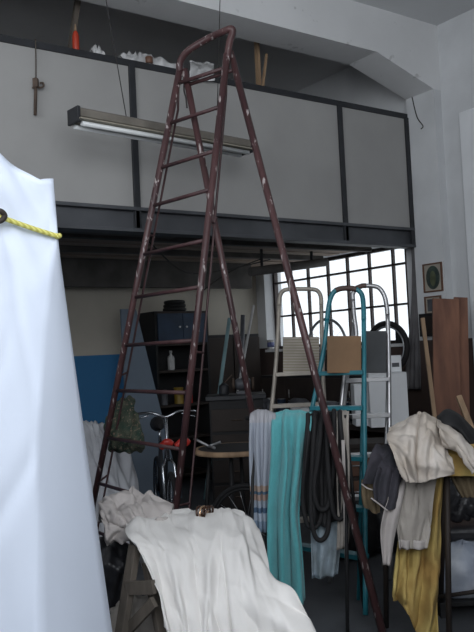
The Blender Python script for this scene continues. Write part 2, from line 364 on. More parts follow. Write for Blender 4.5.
# ------------------------------------------------------------ the tall red ladder
def on_line(a, b, t): return a+(b-a)*t
zt = 3.5
TL = onZ(180, 69, zt); TR = onZ(227, 54, zt)
BL = onZ(82, 559, 0); BR = onZ(165, 605, 0)
RTp = onZ(230.5, 52, zt+.03); LTp = onZ(184.5, 69, zt)
RBR = onZ(384, 638, 0); RBL = onZ(284, 575, 0)
lad = thing('tall_ladder', 'tall rusty red-brown steel A-frame ladder towering in mid room', 'ladder', ((BL+BR+RBR+RBL)/4).xy.to_3d())
MB().tube([BL+UPZ*.0, TL], .0235, 12).build('rail', M['redladder'], lad)
MB().tube([BR, TR], .0235, 12).build('rail', M['redladder'], lad)
MB().tube([RBR, RTp], .0225, 12).build('rear_leg', M['redladder'], lad)
MB().tube([RBL, LTp], .0225, 12).build('rear_leg', M['redladder'], lad)
dT = [TL.dot(FH), TR.dot(FH)]
hp = [TL-UPZ*.02, P(179.5, 66, dT[0]), P(182, 58, dT[0]-.02), P(190.5, 49, dT[0]-.06), P(210, 37.5, (dT[0]+dT[1])/2), P(226, 30.5, dT[1]+.02), P(231.5, 29, dT[1]), P(232.5, 33, dT[1]), P(229.5, 43, dT[1]), TR-UPZ*.03]
MB().tube(spline(hp, 6), .0235, 12).build('top_hoop', M['redladder'], lad)
for zz in [onZ(177, 84, 3.4).z] + []: pass
rl = [84, 124, 168, 206, 255, 298, 345, 391, 437, 483, 528]
for yl in rl:
    xl = 180-98*(yl-69)/490.0
    # same height on both rails
    best = min((i/400 for i in range(401)), key=lambda t: abs((lambda p: (p-EYE).dot(CY)/(p-EYE).dot(FW)*FPX)(on_line(TL, BL, t))-(316-yl)))
    a = on_line(TL, BL, best); bb = on_line(TR, BR, best)
    e = (bb-a).normalized()
    MB().tube([a+e*.005, bb-e*.005], .0135, 8).build('rung', M['rung'], lad)
a = on_line(LTp, RBL, .03); c = on_line(RTp, RBR, .035)
MB().tube([a, c], .013, 8).build('rear_cross_bar', M['rung'], lad)
# truss rods that stiffen the rails, held off by stubs
off = FH*.07
for (A0, B0, pa, pb, st) in ((TR, BR, (229, 62), (181, 600), .54), (TL, BL, (184.5, 76), (94, 548), .585)):
    d0 = A0.dot(FH)+.06; d1 = B0.dot(FH)+.07
    p0 = P(*pa, d0); p1 = P(*pb, d1); 
    rod = MB().tube([on_line(A0, B0, .012), p0+(p1-p0)*.06, p1-(p1-p0)*.04, on_line(A0, B0, .985)], .008, 6).build('truss_rod', M['rung'], lad)
    for s_ in (.3, st, .82):
        MB().tube([on_line(A0, B0, s_), p0+(p1-p0)*s_], .008, 6).build('stub', M['rung'], rod)
MB().tube(spline([P(184.6, 80, 5.2), P(184, 90, 5.2), P(186, 98, 5.2), P(187, 108, 5.2)], 4), .006, 6).build('chain', M['cord'], lad)

# ------------------------------------------------------------ hanging fluorescent lamp
zl = 3.285
A = onZ(74, 119, zl); Bq = onZ(247, 150, zl)
ax = (Bq-A); Ln = ax.length; ax.normalize(); sd = ax.cross(UPZ).normalized()
lamp = thing('fluorescent_lamp', 'long grimy fluorescent lamp hung on wires before the balcony panels', 'lamp', (A+Bq)/2)
b = MB(); prof = [(-.06, 0.01), (-.07, .06), (-.05, .075), (.05, .075), (.07, .06), (.06, 0.01)]
vs = [A+sd*x+UPZ*z for x, z in prof]+[Bq+sd*x+UPZ*z for x, z in prof]; n = len(prof)
b.add(vs, [tuple(range(n))[::-1], tuple(range(n, 2*n))]+[(i, (i+1) % n, (i+1) % n+n, i+n) for i in range(n)])
b.build('housing', M['lampbody'], lamp, bevel=.004)
b = MB().obox((A+Bq)/2-UPZ*.012, ax*(Ln/2), sd*.095, UPZ*.005); b.build('reflector', M['reflector'], lamp)
for e in (A, Bq):
    MB().obox(e+UPZ*.022, ax*.012, sd*.074, UPZ*.056).build('end_cap', M['blacksteel'], lamp, bevel=.004)
for s_ in (-1, 1): MB().tube([A+ax*.03-UPZ*.038+sd*.05*s_, Bq-ax*.03-UPZ*.038+sd*.05*s_], .018, 10).build('tube', M['tube'], lamp)
for (t, top) in ((.27, (106, 0)), (.8, (220, 0))):
    q = A+ax*Ln*t+UPZ*.073; d = q.dot(FH); p = P(*top, d); k = (ZC-q.z)/(p.z-q.z)
    MB().tube([q, q+(p-q)*k], .004, 6).build('hanging_wire', M['cord'], lamp)

# ------------------------------------------------------------ things up on the balcony edge
yb = YM+.05
def upright(x0, y0, x1, y1, Y, ext):
    a = onY(x0, y0, Y); b_ = onY(x1, y1, Y); d = b_-a
    return a-d*ext, a+d*((2.83-a.z)/d.z)
a, b2 = upright(78, -2, 71.5, 44, YM+.22, .3)
tag(MB().beam(a, b2, .05, .04).build('timber_post', M['oldwood']), 'narrow old wooden post rising behind the balcony rail at far left', 'post')
c = onY(76, 47, YM+.05); c.z = 4.075
rb = tag(MB().lathe(c, [(.024, 0), (.028, .01), (.028, .13), (.02, .16), (.012, .175)], 14).build('squeeze_bottle', M['red']), 'small red-orange plastic bottle with pale pointed nozzle on balcony rail', 'bottle')
MB().lathe(c+UPZ*.172, [(.011, 0), (.007, .03), (.004, .06)], 10).build('nozzle', M['palewood'], rb)
def crumple(name, pts, wid, h, label, seed, m='crumple'):
    rows = []; n = 7; rnd = random.Random(seed)
    cc = spline(pts, 5); L = len(cc)
    for k in range(n):
        a = pi*k/(n-1); r = []
        for i, p in enumerate(cc):
            env = .45+.55*sin(pi*(i+.5)/L)
            w = wid*(1+.25*rnd.uniform(-1, 1)); hh = h*env*(1+.45*rnd.uniform(-1, 1))
            r.append(p+V((0, -cos(a)*w/2, sin(a)*hh)))
        rows.append(r)
    o = net(rows, 2, 2).build(name, M[m], thick=.003); return tag(o, label, 'sheet')
def rail_pts(l): return [V((onY(x, y, yb).x, yb, 4.077)) for x, y in l]
crumple('plastic_sheet', rail_pts([(91, 54), (96, 54), (103, 55)]), .09, .07, 'small crumpled scrap of white plastic sheet near red bottle on balcony rail', 3)
crumple('plastic_sheet', rail_pts([(120, 58), (132, 61), (145, 64), (160, 67), (182, 72)]), .1, .085, 'long crumpled white plastic sheet lying along balcony rail left of ladder top', 5)
o = net([[onY(190+x, 63+y*.24+x*.1, YM+.06-.1*(y > 12)-.02*(y > 0)) for x in (0, 6, 12, 18, 24)] for y in (-8, 0, 14, 40, 66)], 4, 4, lambda u, v: .012*nz(u*1.3, v*1.2, 4)).build('plastic_sheet', M['crumple'], thick=.003)
tag(o, 'white plastic sheet hanging over balcony rail behind the ladder top', 'sheet')
c = onY(149, 60, YM+.0); 
tag(MB().lathe(V((c.x, YM-.0, 4.078)), [(.03, 0), (.034, .01), (.034, .05), (.025, .06)], 12).build('small_jar', M['framewood']), 'small brown jar sitting among the white plastic on balcony rail', 'jar')
a, b2 = upright(256.5, 38, 259, 90, YM+.25, 0)
tag(MB().beam(a, b2, .05, .03).build('timber_post', M['palewood']), 'pale wooden post standing behind balcony rail right of ladder top', 'post')
a, b2 = upright(266.5, 54, 262.5, 90, YM+.2, 0)
tag(MB().beam(a, b2, .02, .02).build('thin_stick', M['palewood']), 'thin leaning stick beside the pale post behind balcony rail', 'stick')
# hanging clamp on the balcony front
cl = thing('hanging_clamp', 'rusty metal clamp hanging by a cord on balcony front at left', 'clamp', onY(36, 115, YM-.03))
q = lambda x, y: onY(x, y, YM-.045)
MB().tube([onY(35.5, 39, YM-.02), q(36, 60), q(36, 80)], .005, 6).build('cord', M['oldwood'], cl)
MB().tube([q(36, 78), q(35.2, 115)], .013, 8).build('spindle', M['rust'], cl)
MB().tube(spline([q(32.5, 88), q(36, 87), q(41, 87.5), q(43.5, 86), q(43, 83), q(40, 83)], 4), .008, 6).build('handle', M['rust'], cl)
MB().obox(q(35.7, 83), RT*.02, FH*.02, UPZ*.035).build('jaw', M['rust'], cl, bevel=.004)

# ------------------------------------------------------------ the tall sheeted stack at left
E0 = P(57, 235, 2.4); Y0 = E0.y
edge = [(53, 178), (54.5, 200), (56.5, 228), (57, 236), (59.5, 252), (66, 300), (80, 400), (94, 500), (113, 632)]
ep = [onY(x, y, Y0) for x, y in edge]
zs_ = [p.z for p in ep]; xs_ = [p.x for p in ep]
sl = (xs_[-1]-xs_[-2])/(zs_[-1]-zs_[-2]); xs_.append(xs_[-1]+sl*(0.02-zs_[-1])); zs_.append(0.02)
def edge_x(z):
    if z >= zs_[0]: return xs_[0]
    for i in range(len(zs_)-1):
        if zs_[i] >= z >= zs_[i+1]: return xs_[i]+(xs_[i+1]-xs_[i])*(z-zs_[i])/(zs_[i+1]-zs_[i])
    return xs_[-1]
tops = [onY(x, y, Y0) for x, y in ((53, 178.5), (45, 179), (38, 180.5), (28, 173.5), (0, 152.5))]
def top_z(x):
    t = sorted((p.x, p.z) for p in tops); 
    if x <= t[0][0]: return t[0][1]+(t[0][0]-x)*.62 if x > t[0][0]-.35 else t[0][1]+.217-(t[0][0]-.35-x)*.5
    for (a0, z0), (a1, z1) in zip(t, t[1:]):
        if a0 <= x <= a1: return z0+(z1-z0)*(x-a0)/(a1-a0)
    return t[-1][1]
crT = creases(61, 30, .007, .012, ang=1.2, spread=.9, ln=.25); NZ = 110; WID = 1.15; DEP = .8
crs = [onY(x, y, Y0) for x, y in ((53, 178), (54.5, 200), (56.5, 228), (57, 236), (54, 281), (48, 328), (41, 447), (39, 606))]
cz_ = [p.z for p in crs]+[.02]; cx_ = [p.x for p in crs]+[crs[-1].x-.002]
def lerp_tab(zs, xs, z):
    if z >= zs[0]: return xs[0]
    for i in range(len(zs)-1):
        if zs[i] >= z >= zs[i+1]: return xs[i]+(xs[i+1]-xs[i])*(z-zs[i])/(zs[i+1]-zs[i])
    return xs[-1]
zrope = crs[3].z
def side_dy(z): return .02+.13*min(1, max(0, zrope-z)/1.3)**.8
sil = [onY(x, y, Y0+side_dy(onY(x, y, Y0).z)) for x, y in edge]
sz_ = [p.z for p in sil]; sx_ = [p.x for p in sil]; sx_.append(sx_[-1]+(sx_[-1]-sx_[-2])/(sz_[-1]-sz_[-2])*(.02-sz_[-1])); sz_.append(.02)
st = MB(); vs = []
for j in range(NZ+1):
    v = j/NZ; row = []; w = (1-v)*.9+.12
    for k in range(100):                    # front face, right to left
        a_ = 1-k/100; xt = cx_[0]-WID*(1-a_); z = .02+(top_z(xt)-.02)*v
        x = xt+(lerp_tab(cz_, cx_, z)-cx_[0])*a_-.15*(1-v)*(1-a_)
        y = Y0-.1*(1-v)*(1-a_)
        if k:
            y += crT(a_, v)*(1 if k > 2 else .3)+.008*w*nz(a_*2.2, v*1.1, 1)+.010*w*tri(a_*15+2*v)+.012*max(0, v-.78)*4.5*nz(a_*4+v*3, v*5, 4)
            y += .012*math.exp(-((z-(E0.z+(1-a_)*.05))/.05)**2)
        row.append((x, y, z))
    for k in range(9):                     # left side, front to back
        b_ = k/8; z = .02+(top_z(cx_[0]-WID)-b_*.25-.02)*v; row.append((cx_[0]-WID-.15*(1-v), Y0-.1*(1-v)+DEP*b_+.1*(1-v)*b_, z))
    for k in range(1, 12):                 # back
        a_ = k/12; xt = cx_[0]-WID*(1-a_); z = .02+(top_z(xt)-.25-.02)*v
        xr = lerp_tab(sz_, sx_, z)-.03; row.append((cx_[0]-WID-.15*(1-v)+(xr-(cx_[0]-WID-.15*(1-v)))*a_, Y0+DEP, z))
    for k in range(14):                    # right side: back corner, then the flared face to the front crease
        if k < 5:
            b_ = 1-k/5; z = .02+(top_z(cx_[0])-.25*b_-.02)*v; dy = side_dy(z)
            row.append((lerp_tab(sz_, sx_, z)-.03*b_, Y0+dy+(DEP-dy)*b_, z))
        else:
            t = (k-5)/9; z = .02+(top_z(cx_[0])-.02)*v; dy = side_dy(z); c_ = lerp_tab(cz_, cx_, z); s_ = lerp_tab(sz_, sx_, z)
            row.append((s_+(c_-s_)*t+.012*w*sin(t*pi)*sin(v*9), Y0+dy*(1-t)-.018*w*sin(t*pi), z))
    vs += row; npth = len(row)
fs = []
for j in range(NZ):
    for i in range(npth):
        k = (i+1) % npth; fs.append((j*npth+i, j*npth+k, (j+1)*npth+k, (j+1)*npth+i))
base = NZ*npth; prev = [base+k for k in range(100)]+[base+100]
for r_ in range(1, 7):                     # the top of the sheet, sloping back from the front edge
    t = r_/6; cur = []
    for k in range(101):
        a_ = 1-k/100; xt = cx_[0]-WID*(1-a_); cur.append(len(vs)); vs.append((xt, Y0+DEP*t, top_z(xt)-.25*t-.02*sin(t*pi)))
    for k in range(100): fs.append((prev[k], prev[k+1], cur[k+1], cur[k]))
    prev = cur
st.add(vs, fs, True); o = st.build('draped_sheet', M['sheet'])
tag(o, 'big white dust sheet tied over a tall hidden stack at left edge', 'sheet')
zr = onY(-60, 200, Y0).z; xl = cx_[0]-WID-.035
rp = [V((cx_[0]-.15, Y0+DEP+.012, zr-.1)), V((xl+.1, Y0+DEP+.012, zr)), V((xl, Y0+DEP-.03, zr)), V((xl-.004, Y0+.1, zr)), V((xl+.01, Y0-.03, zr)), V((xl+.1, Y0-.036, zr)), V((cx_[0]-WID*.7, Y0-.03, zr)),
      onY(-60, 200, Y0-.022), onY(-20, 210.5, Y0-.018), onY(0, 217, Y0-.016), onY(30, 227.5, Y0-.012), onY(52, 234.5, Y0-.008), onY(56.5, 236, Y0-.004)]
rp += [V((xs_[3]+.001, Y0+.05, rp[-1].z-.002)), V((xs_[3]+.006, Y0+DEP-.03, rp[-1].z)), V((xs_[3]-.1, Y0+DEP+.012, rp[-1].z))]
rope = tag(MB().tube(spline(rp, 8), .0078, 10).build('rope', M['rope']), 'yellow braided rope tied round the big white dust sheet', 'rope')
kb = MB(); c = onY(-1.5, 217, Y0-.018)
kb.tube(spline([c+V((-.014, 0, -.015)), c+V((.004, -.012, -.012)), c+V((.016, -.008, .004)), c+V((.002, -.01, .016)), c+V((-.014, 0, .008))], 5), .0085, 8)
kb.build('knot', M['darkwood'], rope)

# ------------------------------------------------------------ foreground trestle with white sheets
tr = thing('trestle', 'weathered wooden trestle under the cream sheet in front', 'trestle', onZ(180, 720, 0))
zt2 = .9
def leg(a, zend=0.0, w=.045, h=.032, nm='leg', m='oldwood'):
    p, q_ = a; d = q_-p; q_ = p+d*((zend-p.z)/d.z); MB().beam(p, q_, w, h).build(nm, M[m], tr, bevel=.003)
leg((P(135, 545, 3.12), P(122, 628, 3.06))); leg((P(147, 562, 3.12), P(161, 634, 3.06)), w=.035)
leg((P(262, 560, 3.22), P(268, 634, 3.12))); leg((P(250, 552, 3.45), P(252, 634, 3.65)))
MB().beam(P(127, 588, 3.08), P(154, 587, 2.98), .02, .05).build('cross_bar', M['oldwood'], tr)
MB().beam(P(154, 602, 2.96), P(126, 632, 3.08), .018, .04).build('brace', M['oldwood'], tr)
MB().beam(P(131, 543, 3.2), P(258, 553, 3.3), .16, .03).build('top_board', M['oldwood'], tr)
R0 = Prow([(150, 590), (165, 585), (185, 580), (207, 580), (228, 580), (243, 580), (252, 585)], 3.62)
R1 = Prow([(129, 529), (150, 522), (174, 515.5), (203, 514), (228, 512.5), (246, 519), (257, 531)], [3.35, 3.42, 3.5, 3.52, 3.52, 3.5, 3.45])
R2 = Prow([(127, 536), (150, 534), (178, 529), (205, 528), (232, 528), (251, 537), (263, 551)], [3.12, 3.2, 3.25, 3.25, 3.25, 3.25, 3.25])
R3 = Prow([(139, 551), (160, 553), (185, 553), (210, 552), (236, 552), (257, 561), (274, 572)], [3.05, 3.08, 3.1, 3.1, 3.1, 3.12, 3.15])
R4 = Prow([(152, 580), (170, 590), (192, 594), (215, 594), (240, 594), (268, 595), (296, 596)], 3.0)
R5 = Prow([(161, 608), (177, 622), (197, 628), (219, 630), (245, 630), (276, 628), (311, 622)], 2.95)
R6 = Prow([(168, 640), (182, 664), (203, 668), (223, 672), (250, 672), (284, 668), (326, 660)], 2.92)
R7 = Prow([(172, 668), (186, 700), (207, 710), (226, 712), (254, 712), (290, 708), (338, 700)], 2.9)
crA = creases(11, 34, .03, .022, spread=.45, ln=.45); crB = creases(12, 26, .014, .014, ang=.9, spread=.8, ln=.25)
def ffold(u, v):
    w = max(0, (v-.22))*1.25
    a = .036*tri(u*19+3.2*v+1.2*sin(v*4+u*3))*(.6+.4*sin(u*5+1))+.014*tri(u*41-7*v+sin(u*9))+.014*nz(u*1.3, v*1.2, 2)
    crease = -.03*math.exp(-((u-.57-.02*v)/.012)**2)*min(1, v*2)
    right = .055*max(0, u-.68)*2.5*tri((u*1.2-v*1.0)*24+sin(u*11))
    return w*(.6*a+crease)+right*w+crA(u, v)*min(1, max(.25, w*1.6))+crB(u, v)*min(1, .3+w)+.007*nz(u*2.1, v*2.2, 6)
o = net([R0, R1, R2, R3, R4, R5, R6, R7], 24, 14, ffold).build('cream_sheet', M['cream'], thick=.004)
tag(o, 'large cream white sheet draped over the trestle in foreground', 'sheet')
# bundled greyish cloth at the trestle's left end
Rr = [Prow([(98, 520), (112, 520), (130, 520), (150, 522), (172, 524)], 3.75),
      Prow([(99, 507), (110, 498), (130, 493), (150, 498), (173, 507)], 3.6),
      Prow([(102, 512), (114, 503), (134, 503), (152, 507), (171, 512)], 3.45),
      Prow([(103, 522), (116, 515), (136, 516), (152, 518), (167, 519)], 3.35),
      Prow([(105, 533), (118, 530), (134, 528), (148, 527), (161, 524)], 3.33),
      Prow([(107, 545), (119, 541), (128, 538), (138, 536), (150, 533)], 3.34)]
crC = creases(21, 40, .02, .025, ang=.3, spread=1.2, ln=.35)
o = net(Rr, 20, 14, lambda u, v: crC(u, v)+.006*nz(u*1.5, v*1.6, 3)+.012*tri((u*.7+v)*15+2*sin(u*4))).build('bundled_cloth', M['greige'], thick=.004)
tag(o, 'bunched greyish pink cloth heaped at left end of the trestle', 'cloth')
o = net([Prow([(97, 540), (108, 536), (120, 540), (128, 548)], 3.6), Prow([(98, 570), (110, 562), (122, 566), (128, 575)], 3.5), Prow([(100, 600), (112, 592), (121, 585), (126, 596)], 3.52), Prow([(104, 640), (114, 640), (120, 640), (126, 640)], 3.55), Prow([(104, 700), (114, 700), (121, 700), (126, 700)], 3.6)], 6, 8, lambda u, v: .012*nz(u, v*2, 5)).build('dark_bag', M['black_plastic'], thick=.004)
tag(o, 'dark cloth bag hanging below the bunched cloth at trestle', 'bag')
o = net([Prow([(112, 612), (124, 598), (140, 595), (156, 600)], 3.5), Prow([(108, 625), (124, 615), (142, 612), (160, 615)], 3.4), Prow([(106, 650), (124, 645), (142, 645), (162, 650)], 3.35), Prow([(106, 706), (124, 704), (142, 704), (162, 706)], 3.4)], 6, 8, lambda u, v: .014*nz(u*1.6, v*1.6, 8)).build('crumpled_cloth', M['jacket2'], thick=.004)
tag(o, 'crumpled beige cloth lying inside the trestle legs', 'cloth')
# small glossy coil resting on the cream sheet
ck = P(205, 522, 3.37); ck.z += .0
coil = thing('ring_coil', 'small glossy brown ring coil lying on top of the cream sheet', 'ring', ck)
for i, (dx, tl, m_) in enumerate(((-.014, -.35, 'bronze'), (-.003, -.1, 'gold'), (.006, .12, 'bronze'), (.016, .35, 'bronze'))):
    pts = []
    for k in range(20):
        a = 2*pi*k/20; p = RT*(sin(a)*.016+dx+tl*.03*cos(a))+UPZ*(.033+.033*cos(a))+FH*(sin(a)*.026)
        pts.append(ck+p)
    MB().tube(pts, .005, 8, closed=True).build('ring', M[m_], coil)

# ------------------------------------------------------------ clothes rack with towels
RA = P(246, 418, 4.86); RB = P(352, 417, 4.62)
rk = thing('clothes_rack', 'thin dark steel clothes rack holding the towels in mid floor', 'rack', ((RA+RB)/2).xy.to_3d())
MB().tube([RA, RB], .014, 10).build('top_bar', M['nearblack'], rk)
rd = (RB-RA).normalized(); rn = rd.cross(UPZ).normalized()
for e in (RA+rd*.05, RB-rd*.04):
    for s_ in (-1, 1):
        g = e+rn*s_*.22; g.z = 0; MB().tube([e, g], .011, 8).build('leg', M['nearblack'], rk)
def drape(cols_top, rows, hang_back=.45, dd=.045, fold=None, nu=12, nv=6):
    """rows: list of pixel rows hanging in front; the cloth passes over the bar and falls behind it"""
    top = [P(x, y, d) for x, y, d in cols_top]
    back = [p+FH*dd*.75-UPZ*.03 for p in top]; back2 = [p+FH*dd*1.4-UPZ*hang_back for p in top]
    frnt = [[P(x, y, d) for x, y, d in r] for r in rows]
    return net([back2, back, [p+UPZ*.004+FH*.005 for p in top]]+frnt, nu, nv, fold)
def rackd(x): return 4.86+(4.62-4.86)*(x-246)/106
T = [(251, 416, 0), (256, 412.5, 0), (262, 412, 0), (269, 413, 0), (275, 416, 0)]
T = [(x, y, rackd(x)) for x, y, _ in T]
rows = [[(x, y+9, rackd(x)-.045) for x, y, _ in T], [(x-.3, 450, rackd(x)-.05) for x, y, _ in T], [(253, 490, 4.8), (257, 490, 4.78), (262, 490, 4.78), (267, 490, 4.77), (273, 490, 4.76)], [(255, 530, 4.8), (259, 531, 4.78), (263, 532, 4.78), (268, 531, 4.77), (273, 528, 4.76)]]
ty0, ty1 = .56, 1.25
towel = drape(T, rows, .3, fold=lambda u, v: (.016*sin(u*20+1)+.006*sin(u*41))*min(1, max(.15, (v-.3)*3)))
mtow = mat_bands('striped_towel', 2, [(0.0, (.2, .27, .36)), (.09, (.36, .42, .5)), (.16, (.07, .12, .2)), (.2, (.3, .35, .42)), (.26, (.34, .24, .2)), (.31, (.07, .13, .2)), (.335, (.36, .27, .22)), (.38, (.36, .39, .45)), (.9, (.4, .4, .43))])
tag(towel.build('towel', mtow, thick=.006), 'pale blue grey towel with brown and blue end stripes on rack', 'towel', None)
T = [(273, 419, 0), (281, 415.5, 0), (290, 414.5, 0), (300, 415, 0), (312, 417, 0)]
T = [(x, y, rackd(x)) for x, y, _ in T]
rows = [[(x-.5, y+10, rackd(x)-.06) for x, y, _ in T], [(272, 460, 4.72), (280, 460, 4.7), (288, 460, 4.7), (297, 460, 4.69), (306, 460, 4.69)], [(269, 510, 4.72), (276, 510, 4.7), (284, 510, 4.7), (293, 510, 4.68), (300, 510, 4.68)],
        [(268, 560, 4.72), (276, 560, 4.7), (285, 560, 4.69), (295, 560, 4.68), (305, 560, 4.7)], [(269, 604, 4.72), (277, 605, 4.7), (286, 605, 4.69), (297, 603, 4.68), (308, 600, 4.7)]]
o = drape(T, rows, .5, fold=lambda u, v: (.05*tri(u*19+.5-1.5*v)+.012*sin(u*33+2*v))*min(1, max(.12, (v-.3)*3))).build('towel', M['teal'], thick=.008)
tag(o, 'long teal terry towel hanging nearly to floor from the rack', 'towel')
# inner tubes
lab = ['black rubber inner tube hung on rack next to the teal towel', 'black rubber inner tube second from the teal towel, reaching lowest', 'black rubber inner tube third from the teal towel, hanging shortest', 'black rubber inner tube on rack nearest the red ladder leg']
specs = [((308, 418), (317, 417), (303, 519), (322, 524)), ((315, 416), (326, 416), (311, 530), (329, 536)), ((322, 416), (334, 415), (314, 505), (331, 506)), ((327, 416), (340, 416), (331, 515), (346, 508))]
for i, (a, c, e, g) in enumerate(specs):
    d0 = rackd(a[0])-.055; dz = -.012*i
    fr = [P(a[0], a[1]+4, d0+dz), P((a[0]*.6+e[0]*.4)-1, 460, d0-.015+dz), P(e[0], e[1]-18, d0-.02+dz), P(e[0]+(g[0]-e[0])*.25, max(e[1], g[1])+1, d0-.02+dz), P(e[0]+(g[0]-e[0])*.75, max(e[1], g[1])+2, d0-.02+dz), P(g[0], g[1]-16, d0-.02+dz), P((c[0]*.55+g[0]*.45)+1, 462, d0-.015+dz), P(c[0], c[1]+4, d0+dz)]
    up = [P(c[0], c[1]-3.5, rackd(c[0])-.0), P(c[0], c[1]+16, rackd(c[0])+.06), P((a[0]+c[0])/2, c[1]+60, rackd(c[0])+.07), P(a[0], a[1]+16, rackd(a[0])+.06), P(a[0], a[1]-3.5, rackd(a[0]))]
    pts = spline(fr+up+[fr[0]], 5)[:-1]
    o = MB().tube(pts, .0145, 8, closed=True).build('inner_tube', M['rubber']); tag(o, lab[i], 'tube', 'inner tubes hung on the rack')
T = [(x, y, rackd(x)) for x, y in ((309, 416), (320, 415), (331, 414.5), (341, 415))]
rows = [[(x, y+12, rackd(x)-.045) for x, y, _ in T], [(306, 455, 4.64), (318, 455, 4.63), (330, 455, 4.62), (343, 455, 4.62)], [(303, 490, 4.65), (316, 492, 4.64), (329, 492, 4.63), (344, 490, 4.63)], [(304, 512, 4.66), (316, 522, 4.65), (328, 526, 4.64), (344, 514, 4.64)]]
o = drape(T, rows, .3, fold=lambda u, v: (.024*sin(u*21+2*v)+.008*nz(u, v, 3))*min(1, max(.1, (v-.3)*3))).build('black_garment', M['nearblack'], thick=.005)
tag(o, 'black garment hanging behind the inner tubes on the rack', 'garment')
rows = [[(x, y+20, 4.735) for x, y in ((309, 420), (322, 420), (334, 420), (345, 420))], [(310, 490, 4.74), (322, 490, 4.73), (334, 490, 4.72), (344, 490, 4.72)], [(311, 540, 4.7), (322, 540, 4.69), (334, 540, 4.68), (341, 540, 4.68)], [(312, 578, 4.7), (320, 578, 4.69), (331, 576, 4.68), (338, 574, 4.68)]]
T = [(x, y, rackd(x)+.02) for x, y in ((309, 417.5), (322, 415.5), (334, 415), (345, 415))]
o = drape(T, rows, .35, fold=lambda u, v: (.016*tri(u*17+2*v)+crS(u, v))*min(1, max(.1, (v-.3)*3))).build('hanging_shirt', M['paleblue'], thick=.005)
tag(o, 'pale blue grey shirt hanging behind the black garment and inner tubes', 'shirt')
rows = [[(x, y+12, 4.6) for x, y in ((337, 418), (342, 418), (348, 418))], [(337, 470, 4.62), (343, 470, 4.6), (349, 470, 4.6)], [(338, 515, 4.62), (344, 515, 4.6), (349, 515, 4.6)], [(337, 550, 4.62), (343, 548, 4.6), (348, 543, 4.6)]]
T = [(x, y, rackd(x)-.0) for x, y in ((337, 415), (342, 414), (349, 415))]
o = drape(T, rows, .35, fold=lambda u, v: .008*sin(u*14+2*v)).build('hanging_cloth', M['jacket2'], thick=.005)
tag(o, 'narrow beige cloth at right end of the towel rack', 'cloth')
o = MB().beam(P(343, 440, 4.56), P(347.5, 600, 4.52), .018, .004, up=FH).build('long_strap', M['greige']); 
st_ = MB().tube(spline([P(343.5, 414, 4.635), P(343.5, 425, 4.565), P(345, 500, 4.55), P(347.5, 600, 4.54)], 6), [.009]*13+[.008, .007, .006, .005, .004, .002], 6).build('strap', M['greige']) if False else None
tag(o, 'long thin beige strap hanging down at right end of rack', 'strap')

# ------------------------------------------------------------ stepladders before the window
def stepladder(label, m, hoop, left, right, treads, plat, platm, dep, lean, ribs=0, grip=None, skew=0.0):
    """hoop/left/right are surveyed outlines; dep(y) gives distance so the foot stands nearer than the top"""
    pl = lambda x, y: P(x, y, dep(y)+skew*max(0, y-290)*(x < midx))
    midx = (plat[0]+plat[1])/2
    def foot(p, q):
        a = pl(*p); c = pl(*q); d = c-a; return a+d*((0-a.z)/d.z)
    fl = foot(*left[-2:]); fr = foot(*right[-2:])
    root = thing('stepladder', label, 'stepladder', ((fl+fr)/2), 'stepladders stored by the window')
    MB().tube(spline([pl(*p) for p in left]+[fl], 4), .016, 10).build('rail', M[m], root)
    MB().tube(spline([pl(*p) for p in right]+[fr], 4), .016, 10).build('rail', M[m], root)
    MB().tube(spline([pl(*left[0])]+[pl(*p) for p in hoop]+[pl(*right[0])], 6), .017, 10).build('hoop', M[m], root)
    if grip: MB().tube(spline([pl(*p) for p in grip], 4), .0195, 10).build('grip', M['grip'], root)
    def rail_at(r, y, f):
        pts = [pl(*p) for p in r]+[f]; yy = [p[1] for p in r]+[9999]
        for i in range(len(r)):
            if i+1 < len(r) and r[i][1] <= y <= r[i+1][1]: return pts[i]+(pts[i+1]-pts[i])*((y-r[i][1])/(r[i+1][1]-r[i][1]))
        a, c = r[-2], r[-1]; return pl(a[0]+(c[0]-a[0])*(y-a[1])/(c[1]-a[1]), y)
    for y in treads:
        a = rail_at(left, y, fl); c = rail_at(right, y, fr); c.z = a.z = (a.z+c.z)/2
        MB().beam(a, c, .085, .028).build('tread', M[m], root, bevel=.003)
    x0, x1, y0, y1 = plat
    c = [P(x, y, dep((y0+y1)/2)-.03) for x, y in ((x0, y1), (x1, y1), (x1, y0), (x0, y0))]
    mb = MB(); mb.obox(sum(c, V((0, 0, 0)))/4, (c[1]-c[0])/2, FH*.012, (c[3]-c[0])/2)
    pf = mb.build('platform', M[platm], root, bevel=.003)
    if ribs:
        rbm = MB()
        for k in range(ribs):
            t = (k+.5)/ribs; a = c[0]+(c[3]-c[0])*t; e = c[1]+(c[2]-c[1])*t
            rbm.beam(a-FH*.014, e-FH*.014, .01, (c[3]-c[0]).length/ribs*.45)
        rbm.build('ribs', M['beigepaint'], pf)
    # rear support frame
    for s_, f in ((fl, left), (fr, right)):
        a = pl(*f[min(1, len(f)-1)]); g = s_+FH*.28; g.z = 0
        MB().tube([a+FH*.02+(UPZ*-.05), g], .012, 8).build('rear_leg', M[m], root)
    return root
stepladder('beige folding stepladder with ribbed platform, leftmost by the window', 'beigepaint', [(279.8, 297), (282, 292), (287, 289.5), (300, 289), (314, 289.5), (319, 292.5), (321, 298)],
           [(279, 305), (277.5, 340), (275, 375), (272, 405)], [(321.3, 305), (322, 340), (323, 375), (324.5, 405)], [373.5, 405, 440, 478, 520], (283, 319, 337, 373), 'platb', lambda y: 6.05-.0013*(y-290), 1, ribs=13)
